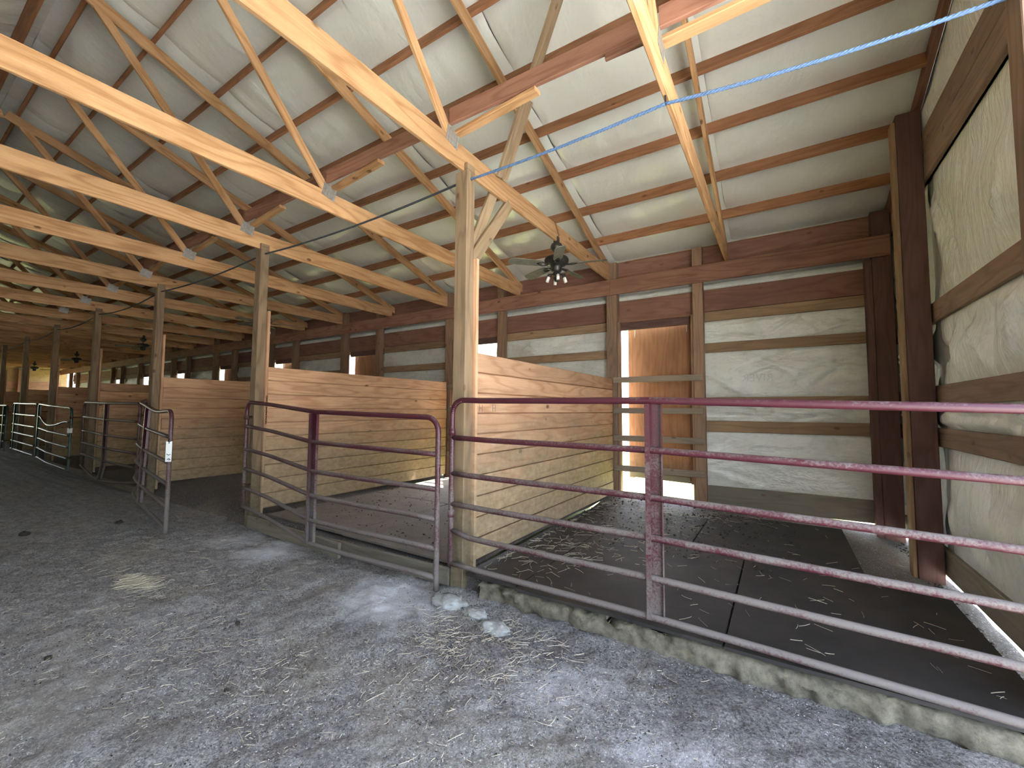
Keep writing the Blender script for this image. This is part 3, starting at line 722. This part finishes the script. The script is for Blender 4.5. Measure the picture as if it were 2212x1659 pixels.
# ================================================================== gates
FR = [0.0, 0.176, 0.359, 0.545, 0.766, 1.0]
def arc(c, u, v, r, a0, a1, n=7):
    return [Vector(c)+Vector(u)*(math.cos(a0+(a1-a0)*i/n)*r)+Vector(v)*(math.sin(a0+(a1-a0)*i/n)*r) for i in range(n+1)]
def gate(name, label, plan, H, mat, stile_s=0.5, r=0.023, kink=None, pin=0.0, group='tube gates along the aisle', cr=0.13, sag=0.0, sharp=False, tilt=0.0):
    """plan: list of (s, x, y, z_bottom) along the gate, s from 0 to 1"""
    ss = [q[0] for q in plan]
    def at(s, f):
        x = np.interp(s, ss, [q[1] for q in plan]); y = np.interp(s, ss, [q[2] for q in plan]); zb = np.interp(s, ss, [q[3] for q in plan])
        z = zb + f*H
        if kink:
            dy, dz = kink(s, f); y += dy; z += dz
        return Vector((x, y, z))
    L = (at(0, 0)-at(1, 0)).length
    t = empty(name, at(0.5, 0), label, 'gate', group)
    e = cr/L; eh = cr/H
    ns = [e+(1-2*e)*i/16 for i in range(17)]
    a0, a1 = at(0, 1), at(1, 1)
    left = [at(0, -0.0)+Vector((0, 0, -0.02))] + [at(0, f) for f in (0.25, 0.5, 0.75, 1-eh)]
    cl = [at(e*(1-math.cos(q)), 1-eh*(1-math.sin(q))) for q in [math.pi/2*i/6 for i in range(1, 6)]]
    top = [at(s, 1) for s in ns]
    cr_ = [at(1-e*(1-math.sin(q)), 1-eh*(1-math.cos(q))) for q in [math.pi/2*i/6 for i in range(1, 6)]]
    right = [at(1, f) for f in (1-eh, 0.75, 0.5, 0.25, 0.0)] + [at(1, 0)+Vector((0, 0, -0.02-pin))]
    tube('hoop_frame', left+cl+top+cr_+right, r*1.06, mat, t, 12)
    for f in FR[:-1]:
        pts = [at(i/18, f) for i in range(19)]
        tube('rail', pts, r, mat, t, 10)
    # channel-section stile: web behind the rails, one flange standing proud of them
    for s0 in ([stile_s] if not isinstance(stile_s, (list, tuple)) else stile_s):
        c0, c1 = at(s0, -0.005), at(s0, 0.985)
        d = (at(min(s0+0.02, 1), 0.5)-at(max(s0-0.02, 0), 0.5)); d.z = 0; d.normalize(); nrm = Vector((d.y, -d.x, 0))  # towards the aisle
        if nrm.y > 0: nrm = -nrm
        wd = 0.048; V, Fc = [], []
        prof = [(-wd, 0.033), (-wd+0.030, 0.033), (-wd+0.030, 0.030), (-wd+0.004, -0.012), (wd, -0.018), (wd, 0.006), (wd+0.004, 0.006), (wd+0.004, -0.024), (-wd-0.004, -0.024), (-wd-0.004, 0.033)]
        nn = 9
        for q in range(nn):
            c = at(s0, -0.005+0.99*q/(nn-1))
            for (a, b) in prof: V.append(c + d*a + nrm*b)
        k = len(prof)
        for q in range(nn-1):
            for j in range(k): Fc.append((q*k+j, q*k+(j+1) % k, (q+1)*k+(j+1) % k, (q+1)*k+j))
        Fc += [tuple(range(k-1, -1, -1)), tuple((nn-1)*k+j for j in range(k))]
        mesh_obj('stile', V, Fc, mat, t)
    return t, at
# 1: long red gate across the near stall
g1, at1 = gate('tube_gate', 'long maroon tube gate across the near stall, in the foreground', [(0, -0.005, -0.075, 0.245), (0.1, 0.34, -0.07, 0.235), (0.5, 1.745, -0.06, 0.227), (1, 3.63, -0.045, 0.172)], 1.425, M['maroon'],
               kink=lambda s, f: (0, (0.035*math.exp(-(s/0.03)**2)*(1 if 0.05 < f < 0.3 else 0))))
for f in (0.30, 0.80):               # hinge straps on the post side
    p = at1(0, f); V, Fc = tube_geo([p+Vector((0, 0, -0.03)), p+Vector((0, 0, 0.03))], 0.031, 12); mesh_obj('hinge_collar', V, Fc, M['maroon'], g1, True)
    tube('hinge_pin', [p+Vector((-0.02, 0.02, 0)), p+Vector((-0.03, 0.075, 0))], 0.010, M['chain'], g1, 8)
for q in range(9):                   # crinkles on the inside of the bend
    a = math.pi/2*(q+1)/10; e = 0.13
    p = at1(0, 1); c = Vector((p.x+e-math.cos(a)*(e-0.016), p.y-0.006, p.z-e+math.sin(a)*(e-0.016)))
    V, Fc = tube_geo([c+Vector((0, -0.020, 0)), c+Vector((0, 0.02, 0))], 0.0065, 6); mesh_obj('bend_crinkle', V, Fc, M['maroon'], g1, True)
# 2: bent red gate, closed
g2, at2 = gate('tube_gate', 'maroon tube gate bowed out into the aisle, closing the second stall', [(0, -3.60, -0.085, 0.285), (0.22, -2.9, -0.13, 0.245), (0.5, -1.83, -0.235, 0.165), (0.7, -1.15, -0.215, 0.150), (1, -0.105, -0.145, 0.125)], 1.385, M['maroon'], pin=0.09,
               kink=lambda s, f: (0, -0.045*math.exp(-((s-0.55)/0.30)**2)*(1-f)*0.6))
# 3: open gate swung out
g3, at3 = gate('tube_gate', 'open maroon tube gate swung out into the aisle, white tag on its end', [(0, -7.12, -0.11, 0.30), (0.35, -6.1, -0.48, 0.24), (0.6, -5.3, -0.60, 0.18), (1, -3.86, -0.83, 0.135)], 1.42, M['maroon'], stile_s=0.55, pin=0.05,
               kink=lambda s, f: (-0.04*math.sin(math.pi*s)*(1-f), -0.05*math.exp(-((s-0.75)/0.18)**2)*(1 if f > 0.9 else 0)))
# 4: dark gate of the fourth stall, 5, 6: green gates
g4, at4 = gate('tube_gate', 'faded dull maroon tube gate with drooping bottom rail behind the open gate', [(0, -10.83, -0.10, 0.30), (0.5, -8.95, -0.18, 0.27), (1, -7.22, -0.16, 0.26)], 1.40, M['brown_gate'],
               kink=lambda s, f: (-0.05*math.sin(math.pi*s)*(1 if f < 0.1 else 0), -0.12*math.sin(math.pi*s)*(1 if f < 0.1 else 0)))
g5, at5 = gate('tube_gate', 'dark green tube gate with a kinked rail, small white tag on its end', [(0, -14.42, -0.20, 0.27), (0.5, -12.9, -0.27, 0.22), (1, -11.10, -0.24, 0.165)], 1.40, M['green'], stile_s=0.04,
               kink=lambda s, f: (0, (-0.16*math.sin(math.pi*min(1, max(0, (s-0.1)*1.3)))*(1 if 0.7 < f < 0.8 else 0))))
g6, at6 = gate('tube_gate', 'dark green tube gate left of the tagged green gate', [(0, -18.05, -0.15, 0.30), (0.5, -16.4, -0.17, 0.28), (1, -14.58, -0.20, 0.27)], 1.40, M['green'], stile_s=0.12)
g7, at7 = gate('tube_gate', 'green tube gate cut off by the left picture edge', [(0, -21.7, -0.30, 0.24), (0.5, -20.0, -0.30, 0.24), (1, -18.45, -0.22, 0.23)], 1.40, M['green'], stile_s=0.9)
def hinge(g, at, s, px):
    for f in (0.2, 0.85):
        p = at(s, f); V, Fc = tube_geo([p+Vector((0, 0, -0.03)), p+Vector((0, 0, 0.03))], 0.031, 12); mesh_obj('hinge_collar', V, Fc, M['chain'], g, True)
        tube('hinge_pin', [p, Vector((px, 0.0, p.z))], 0.010, M['chain'], g, 8)
hinge(g4, at4, 1, -2*S+0.03); hinge(g5, at5, 1, -3*S-0.04); hinge(g6, at6, 1, -4*S+0.0); hinge(g7, at7, 1, -5*S-0.04); hinge(g3, at3, 0, -2*S+0.06); hinge(g2, at2, 0, -S+0.04)
# wire tying gate 2 to its post, chain on the partition behind it
for j, (s0, f) in enumerate(((0.0, 0.86),)):
    p = at2(s0, f)
    pts = [p+Vector((math.cos(a)*0.035, math.sin(a)*0.045+0.02, 0.006*math.sin(3*a))) for a in [2*math.pi*i/14 for i in range(15)]]
    tube('tie_wire', pts, 0.004, M['chain'], g2, 6)
ch = empty('hanging_chain', (-S+0.13, 0.16, 1.35), 'rusty chain hanging on the post trim behind the bent gate', 'chain')
for q in range(12):
    z = 1.74-q*0.032; pts = []
    for a in [2*math.pi*i/10 for i in range(11)]:
        u, v = math.cos(a)*0.010, math.sin(a)*0.021
        pts.append((-S+0.122+(u if q % 2 else 0), 0.135+(0 if q % 2 else u), z+v))
    tube('link', pts, 0.0032, M['chain'], ch, 5)
# tags
def gate_tag(at, s, f0, f1, w_, label, marks=True):
    p0, p1 = at(s, f0), at(s, f1); e = Vector((0.80, -0.60, 0)).normalized()   # faces the near end
    sd_ = Vector((-e.y, e.x, 0)); c = e*0.032
    V = [p0+c-sd_*w_/2, p0+c+sd_*w_/2, p1+c+sd_*w_/2, p1+c+Vector((0, 0, -0.012)), p1+c-sd_*w_/2]
    V2 = V + [v+e*0.003 for v in V]; n = 5
    Fc = [tuple(range(n-1, -1, -1)), tuple(range(n, 2*n))] + [(i, (i+1) % n, n+(i+1) % n, n+i) for i in range(n)]
    t = empty('gate_tag', p0, label, 'tag'); mesh_obj('plate', V2, Fc, M['tag'], t)
    tube('wire', [p1+c*1.1+Vector((0, 0, -0.03)), p1+c*1.2+Vector((0, 0, 0.005)), p1+c*0.9+Vector((0, 0, 0.03))], 0.004, M['ink'], t, 6)
    if marks:
        m0 = (p0+p1)/2 + c + e*0.0045; hh = (p1-p0).length
        for (u0, v0, u1, v1) in ((-0.018, -0.03, 0.0, -0.045), (0.0, -0.045, 0.02, -0.035), (-0.012, -0.10, 0.006, -0.085), (0.006, -0.085, 0.024, -0.105), (0.0, -0.105, 0.015, -0.10), (-0.026, -0.125, -0.018, -0.135)):
            tube('ink_mark', [m0+sd_*u0+Vector((0, 0, v0)), m0+sd_*u1+Vector((0, 0, v1))], 0.0035, M['ink'], t, 5)
gate_tag(at3, 1.0, 0.56, 0.735, 0.062, 'white tag wired to the end of the open maroon gate')
gate_tag(at5, 1.0, 0.60, 0.68, 0.09, 'small white tag on the end of the dark green gate', False)

# ================================================================== sills and curb under the gates
def rough_slab(name, x0, x1, y0, y1, z1, mat, label, cat, seed, amp=0.018, dx=0.03):
    n = int((x1-x0)/dx); prof = [(y0, -0.03), (y0-0.005, z1*0.35), (y0+0.004, z1*0.75), (y0+0.025, z1), (y0*0.5+y1*0.5, z1), (y1, z1), (y1, -0.03)]
    m = len(prof); Pn = np.zeros((m, n, 3)); x = np.linspace(x0, x1, n)
    big = smooth_noise((m, n), (3, max(4, int((x1-x0)*3))), seed); sm = smooth_noise((m, n), (6, int((x1-x0)*16)), seed+1)
    for j, (y, z) in enumerate(prof):
        Pn[j, :, 0] = x; Pn[j, :, 1] = y + amp*(big[j]+0.7*sm[j])*(1 if j < 4 else 0.3); Pn[j, :, 2] = z + amp*0.5*sm[j]*(1 if 0 < j < 6 else 0)
    o = grid_mesh(name, Pn[:, ::-1], mat, None, False); tag(o, label, cat); return o
rough_slab('concrete_curb', 0.28, 3.50, -0.045, 0.14, 0.122, M['curb'], 'crumbling beige concrete curb under the long maroon gate', 'curb', 11, 0.026, 0.015)
t = empty('sill_plank', (-1.8, -0.03, 0), 'weathered grey sill plank on edge under the bent maroon gate', 'sill')
beam('plank', (-3.57, -0.02, 0.075), (-1.55, -0.075, 0.07), 0.038, 0.165, M['sill'], t)
beam('plank', (-2.0, -0.025, 0.072), (-0.085, 0.01, 0.082), 0.04, 0.15, M['sill'], t)
for i in range(2, 5):
    t = empty('sill_plank', (-i*S-S/2, 0.0, 0), ['', '', 'low worn sill plank across the open third stall', 'sill plank under the faded maroon gate', 'sill plank under the tagged green gate', 'sill plank under the green gate at the left edge'][i], 'sill')
    beam('plank', (-i*S-S+0.08, 0.02, 0.03 if i == 2 else 0.06), (-i*S-0.08, 0.03, 0.02 if i == 2 else 0.06), 0.038, 0.14, M['sill'], t)

# ================================================================== braces at the near post
t = empty('knee_brace', (0.0, PD, 3.0), 'pair of short knee braces from the near post up to its truss', 'brace')
beam('brace_board', (0.015, 0.135, 2.98), (0.012, 0.80, 3.83), 0.038, 0.125, M['old_pine'], t, up=(0, 1, 0))
beam('brace_board', (-0.032, 0.15, 3.02), (-0.032, 0.62, 3.98), 0.038, 0.12, M['old_pine'], t, up=(0, 1, 0))
t = empty('sway_brace', (0.4, 0.4, 4.1), 'greenish weathered diagonal brace rising from the near truss to the roof', 'brace')
beam('brace_board', (0.055, 0.57, 4.02), (0.97, 0.20, 5.37), 0.038, 0.13, M['old_pine'], t, up=(0.3, -1, 0.2))
beam('brace_board', (0.06, 0.63, 4.02), (0.47, 0.46, 4.62), 0.038, 0.09, M['old_pine'], t, up=(0.3, -1, 0.2))

# ================================================================== rope
def catenary(a, b, sag, n=40):
    a, b = Vector(a), Vector(b)
    return [a.lerp(b, i/n) + Vector((0, 0, -sag*4*(i/n)*(1-i/n))) for i in range(n+1)]
def rope(pts, r, mat, parent, name):
    V, Fc = [], []
    # three twisted strands
    P_ = [Vector(p) for p in pts]; L = sum((P_[i+1]-P_[i]).length for i in range(len(P_)-1))
    n = int(L/0.018); dense = []
    cum = [0]
    for i in range(len(P_)-1): cum.append(cum[-1]+(P_[i+1]-P_[i]).length)
    for q in range(n+1):
        s = L*q/n; i = min(max(np.searchsorted(cum, s)-1, 0), len(P_)-2); f = (s-cum[i])/max(1e-9, cum[i+1]-cum[i]); dense.append((P_[i].lerp(P_[i+1], f), s))
    d = (P_[-1]-P_[0]).normalized(); u = d.cross(Vector((0, 0, 1))).normalized(); v = u.cross(d)
    for k in range(3):
        pp = [p + u*math.cos(s*75+k*2.094)*r*0.52 + v*math.sin(s*75+k*2.094)*r*0.52 for p, s in dense]
        tube_geo(pp, r*0.58, 5, True, V, Fc)
    return mesh_obj(name, V, Fc, mat, parent, True)
RZ = 3.755
rp = empty('blue_rope', (1.8, 0.0, RZ), 'blue braided rope strung from the near post under the truss to the end wall', 'rope')
rope(catenary((0.072, 0.055, RZ-0.005), (1.842, 0.02, RZ+0.005), 0.02), 0.0125, M['rope'], rp, 'strand')
rope(catenary((1.842, 0.02, RZ+0.005), (3.51, 0.085, 3.70), 0.03), 0.0125, M['rope'], rp, 'strand')
V, Fc = tube_geo([Vector((1.842, 0.02+math.cos(a)*0.012, RZ+0.03+math.sin(a)*0.035)) for a in [2*math.pi*i/12 for i in range(13)]], 0.004, 5); mesh_obj('tie_loop', V, Fc, M['ink'], rp, True)
for i in range(NB-1):
    lab = 'dark dusty rope sagging between the %s and %s aisle posts' % (ORD[i], ORD[i+1])
    o = tube('dark_rope', catenary((-i*S-0.072, 0.05, RZ-0.01), (-(i+1)*S+0.073, 0.06, RZ), 0.055 if i < 2 else 0.09), 0.0115, M['rope_dark'], None, 7)
    tag(o, lab, 'rope', 'dark ropes between the aisle posts')

# ================================================================== ceiling fans
def lathe(prof, n=24):
    V, Fc = [], []
    for (r, z) in prof:
        for k in range(n): a = 2*math.pi*k/n; V.append(Vector((r*math.cos(a), r*math.sin(a), z)))
    for i in range(len(prof)-1):
        for k in range(n): Fc.append((i*n+k, i*n+(k+1) % n, (i+1)*n+(k+1) % n, (i+1)*n+k))
    Fc += [tuple(range(n)), tuple((len(prof)-1)*n+k for k in range(n-1, -1, -1))]
    return V, Fc
def fan(x, y, ztop, rot, label, detail=True):
    t = empty('ceiling_fan', (x, y, ztop), label, 'fan', 'ceiling fans under the trusses')
    def put(name, V, Fc, mat, smooth=True, parent=None):
        return mesh_obj(name, [Vector(v)+Vector((x, y, ztop)) for v in V], Fc, mat, parent or t, smooth)
    V, Fc = boxes_geo([((-0.03, -0.03, -0.05), (0.03, 0.03, 0.06))]); put('bracket', V, Fc, M['fan_dark'], False)
    put('canopy', *lathe([(0.02, -0.02), (0.07, -0.035), (0.082, -0.07), (0.075, -0.10), (0.045, -0.135), (0.016, -0.15)]), M['fan_dark'])
    put('downrod', *lathe([(0.013, -0.14), (0.013, -0.21)], 12), M['fan_dark'])
    put('motor', *lathe([(0.03, -0.195), (0.10, -0.205), (0.150, -0.225), (0.163, -0.255), (0.158, -0.285), (0.130, -0.315), (0.085, -0.335), (0.07, -0.36), (0.072, -0.395), (0.05, -0.415), (0.02, -0.42)], 28), M['fan_dark'])
    for k in range(5):
        a = rot+2*math.pi*k/5; c, s = math.cos(a), math.sin(a); pitch = math.radians(13)
        outline = [(0.20, -0.045), (0.26, -0.062), (0.60, -0.070), (0.645, -0.058), (0.66, -0.02), (0.66, 0.02), (0.645, 0.058), (0.60, 0.070), (0.26, 0.062), (0.20, 0.045)]
        V = []
        for dz in (0.004, -0.004):
            for (u, v) in outline:
                zz = -0.315 + v*math.sin(pitch) + dz - 0.02*(u-0.2); vv = v*math.cos(pitch)
                V.append((u*c-vv*s, u*s+vv*c, zz))
        n = len(outline)
        Fc = [tuple(range(n)), tuple(range(2*n-1, n-1, -1))] + [(i, n+i, n+(i+1) % n, (i+1) % n) for i in range(n)]
        blade_ = put('blade', V, Fc, M['fan_blade'], False)
        if detail:        # scrolled blade iron: two curved arms and a plate
            VV, FF = [], []
            for sg in (1, -1):
                pts = []
                for q in range(9):
                    u = 0.12+0.15*q/8; v = sg*0.034*math.sin(math.pi*q/8)+0.0
                    zz = -0.325 + v*math.sin(pitch); pts.append((u*c-v*s, u*s+v*c, zz))
                tube_geo(pts, 0.008, 6, True, VV, FF)
            put('blade_iron', VV, FF, M['fan_dark'], True, blade_)
    if detail:
        put('light_hub', *lathe([(0.02, -0.41), (0.05, -0.425), (0.055, -0.445), (0.02, -0.465), (0.012, -0.50), (0.03, -0.515), (0.03, -0.53), (0.01, -0.545)], 18), M['fan_dark'])
        for k in range(4):
            a = rot+0.4+math.pi/2*k; c, s = math.cos(a), math.sin(a)
            arm = tube('lamp_arm', [(x+0.03*c, y+0.03*s, ztop-0.44), (x+0.075*c, y+0.075*s, ztop-0.445), (x+0.095*c, y+0.095*s, ztop-0.465)], 0.012, M['fan_dark'], t, 8)
            d = Vector((c*0.35, s*0.35, -1)).normalized(); p = Vector((x+0.095*c, y+0.095*s, ztop-0.46))
            tube('lamp_cup', [p-d*0.01, p+d*0.025], 0.026, M['fan_dark'], arm, 10)
            tube('lamp', [p+d*0.022, p+d*0.095], 0.021, M['lamp_white'], arm, 12)
    if detail:
        tube('cable', [(x+0.022, y-0.03, ztop-0.02), (x+0.035, y+0.00, ztop+0.08), (x+0.03, y-0.06, ztop+0.17), (x+0.026, y-0.10, ztop+0.235)], 0.005, M['cable'], t, 6)
    return t
for q in range(5):
    fan(0.011-2*q*S, 1.97, 3.822, 0.22+q*0.9, ['black ceiling fan with dusty blades over the near stalls', 'black ceiling fan half hidden behind the second post', 'dark ceiling fan hanging left of the third post', 'dark ceiling fan above the green gates', 'small dark ceiling fan before the far bright wall'][q], q < 2)

# ================================================================== marks on the boards
t_stamp = [o for o in bpy.data.objects if o.name.startswith('stall_partition')][0]
def stroke(y0, z0, y1, z1):
    V, Fc = tube_geo([(0.1012, y0, z0), (0.1012, y1, z1)], 0.0022, 4); mesh_obj('ink_stamp', V, Fc, M['stamp'], t_stamp)
for yb in (0.185, 0.40):
    stroke(yb, 1.565, yb, 1.635); stroke(yb+0.042, 1.563, yb+0.042, 1.632); stroke(yb+0.006, 1.600, yb+0.036, 1.600)

# ================================================================== litter on the floors
def blob(x, y, z, r, sx, sy, sz, seed, mat, name, label, cat, group=None):
    bm = bmesh.new(); bmesh.ops.create_icosphere(bm, subdivisions=4, radius=1)
    so = Vector((seed*3.1, seed*1.7, 0))
    for v in bm.verts:
        n = v.co.normalized(); d = 1+0.30*mnoise.noise(n*1.6+so)+0.16*mnoise.noise(n*4+so)+0.09*mnoise.noise(n*10+so)+0.07*mnoise.noise(n*24+so)
        v.co = Vector((n.x*sx, n.y*sy, max(n.z*sz, -0.25*sz)))*d*r + Vector((x, y, z))
    me = bpy.data.meshes.new(name); bm.to_mesh(me); bm.free(); me.materials.append(mat); me.polygons.foreach_set('use_smooth', [True]*len(me.polygons))
    o = link(name, me); tag(o, label, cat, group); return o
blob(0.13, -0.24, 0.0, 0.13, 1.15, 0.75, 0.45, 1, M['lime'], 'lime_clump', 'large white lime clump at the foot of the near post', 'clump', 'white lime clumps')
blob(0.42, -0.27, -0.005, 0.10, 1.1, 0.7, 0.35, 2, M['lime'], 'lime_clump', 'low grey lime clump right of the near post', 'clump', 'white lime clumps')
blob(0.66, -0.36, -0.005, 0.11, 1.2, 0.7, 0.32, 3, M['lime'], 'lime_clump', 'pale lime clump furthest right, below the long gate', 'clump', 'white lime clumps')
for q, (x, y, r, lab) in enumerate(((-1.465, -2.215, 0.022, 'round dark dung ball at the left foreground'), (-5.45, -1.72, 0.05, 'dark dung ball far left on the aisle floor'), (-5.2, -0.9, 0.045, 'dark dung ball left of the open gate'), (-0.95, -1.35, 0.016, 'small dark dung ball in the middle of the aisle'), (-0.2, -1.75, 0.014, 'small dark lump on the aisle floor, lower left'))):
    blob(x, y, r*0.3, r, 1.1, 0.9, 0.7, 20+q, M['manure'], 'dung_ball', lab, 'dung', 'dung balls on the aisle floor')
def straw(name, label, spots, seed, mat, group=None):
    """spots: (n, x, y, sx, sy, z, lmin, lmax)"""
    r = np.random.default_rng(seed); V, Fc = [], []
    for (n, x, y, sx, sy, z, l0, l1) in spots:
        for _ in range(n):
            px, py = x+r.normal()*sx, y+r.normal()*sy
            if z < 0.05 and py > -0.08: py = -0.08 - abs(r.normal())*0.15
            if z > 0.1: px = min(max(px, 0.2), 3.35); py = min(max(py, 0.15), 3.75)
            L = r.uniform(l0, l1); a = r.uniform(0, math.pi); cu = r.normal()*0.22; w_ = r.uniform(0.0007, 0.0018); zt = z+0.004+abs(r.normal())*0.004; tl = r.normal()*0.004
            pts = []
            for q in range(4):
                f = q/3-0.5; bow = L*cu*f*f
                pts.append(Vector((px+math.cos(a)*L*f-math.sin(a)*bow, py+math.sin(a)*L*f+math.cos(a)*bow, zt+tl*(q/3-0.5))))
            b0 = len(V)
            for q, p in enumerate(pts):
                sd_ = Vector((-math.sin(a), math.cos(a), 0))*w_
                V.extend([p-sd_, p+sd_, p+Vector((0, 0, w_*1.4))])
            for q in range(3):
                i = b0+q*3
                for j in range(3): Fc.append((i+j, i+(j+1) % 3, i+3+(j+1) % 3, i+3+j))
    o = mesh_obj(name, V, Fc, mat); tag(o, label, 'straw', group, 'stuff'); return o
straw('straw_litter', 'loose straw and hay stems scattered over the aisle floor', [(2200, 0.3, -1.5, 1.7, 0.7, 0.0, 0.008, 0.03), (110, 0.3, -1.5, 1.6, 0.7, 0.0, 0.04, 0.12), (500, 0.70, -0.68, 0.35, 0.20, 0.0, 0.02, 0.09), (260, -1.6, -1.7, 0.9, 0.3, 0.0, 0.02, 0.08), (200, 1.7, -1.5, 0.6, 0.5, 0.0, 0.015, 0.06), (60, 0.4, -0.5, 0.5, 0.2, 0.0, 0.05, 0.15), (300, -4, -1.6, 1.4, 0.7, 0.0, 0.04, 0.12)], 3, M['straw'])
straw('hay_tuft', 'small heap of dry hay lying in the aisle at left', [(160, -2.48, -1.5, 0.16, 0.05, 0.01, 0.08, 0.22), (60, -2.48, -1.5, 0.10, 0.04, 0.03, 0.06, 0.16)], 8, M['straw'])
straw('stall_straw', 'straw stems scattered over the rubber mats of the near stall', [(260, 0.5, 1.0, 0.35, 0.5, 0.175, 0.04, 0.14), (220, 0.9, 2.4, 0.6, 0.5, 0.175, 0.03, 0.12), (120, 2.2, 1.2, 0.8, 0.7, 0.175, 0.03, 0.12), (160, 1.2, 3.2, 0.6, 0.18, 0.19, 0.04, 0.15)], 9, M['straw'])
def crumbs(name, label, n, cx, cy, sx, sy, z, s0, s1, seed, mat, clipy=None):
    r = np.random.default_rng(seed); V, Fc = [], []
    base = [(1, 0, 0), (-1, 0, 0), (0, 1, 0), (0, -1, 0), (0, 0, 1), (0, 0, -1)]
    tris = [(0, 2, 4), (2, 1, 4), (1, 3, 4), (3, 0, 4), (2, 0, 5), (1, 2, 5), (3, 1, 5), (0, 3, 5)]
    for _ in range(n):
        x, y = cx+r.uniform(-1, 1)*sx, cy+r.uniform(-1, 1)*sy
        if clipy is not None and y > clipy: continue
        s = s0*(s1/s0)**(r.random()**2.2); a = r.uniform(0, 6.3); b0 = len(V)
        for (u, v, w_) in base:
            u2 = (u*math.cos(a)-v*math.sin(a))*r.uniform(0.6, 1.3); v2 = (u*math.sin(a)+v*math.cos(a))*r.uniform(0.6, 1.3)
            V.append((x+u2*s, y+v2*s, z+(w_*0.7+0.4)*s))
        Fc += [tuple(b0+i for i in f) for f in tris]
    o = mesh_obj(name, V, Fc, mat); tag(o, label, 'grit', None, 'stuff'); return o
crumbs('pale_grit', 'pale grit grains glinting on the aisle floor', 22000, 0.6, -1.45, 2.7, 1.4, 0.002, 0.0012, 0.0045, 4, M['chip'], -0.08)
crumbs('dark_grit', 'dark dirt crumbs over the aisle floor', 14000, 0.6, -1.45, 2.7, 1.4, 0.002, 0.0016, 0.0065, 5, M['manure'], -0.08)
crumbs('dung_crumbs', 'dark dung crumbs spread over the near stall floor', 1400, 1.35, 2.6, 1.25, 1.2, 0.172, 0.004, 0.022, 6, M['manure'])
crumbs('dung_crumbs', 'dark crumbs on the dusty mats of the second stall', 700, -1.9, 1.4, 1.5, 1.2, 0.172, 0.003, 0.015, 7, M['manure'])
crumbs('wall_grit', 'dark crumbs on the bright strip of ground along the end wall', 400, 3.60, 2.2, 0.06, 1.7, 0.004, 0.004, 0.02, 12, M['manure'])
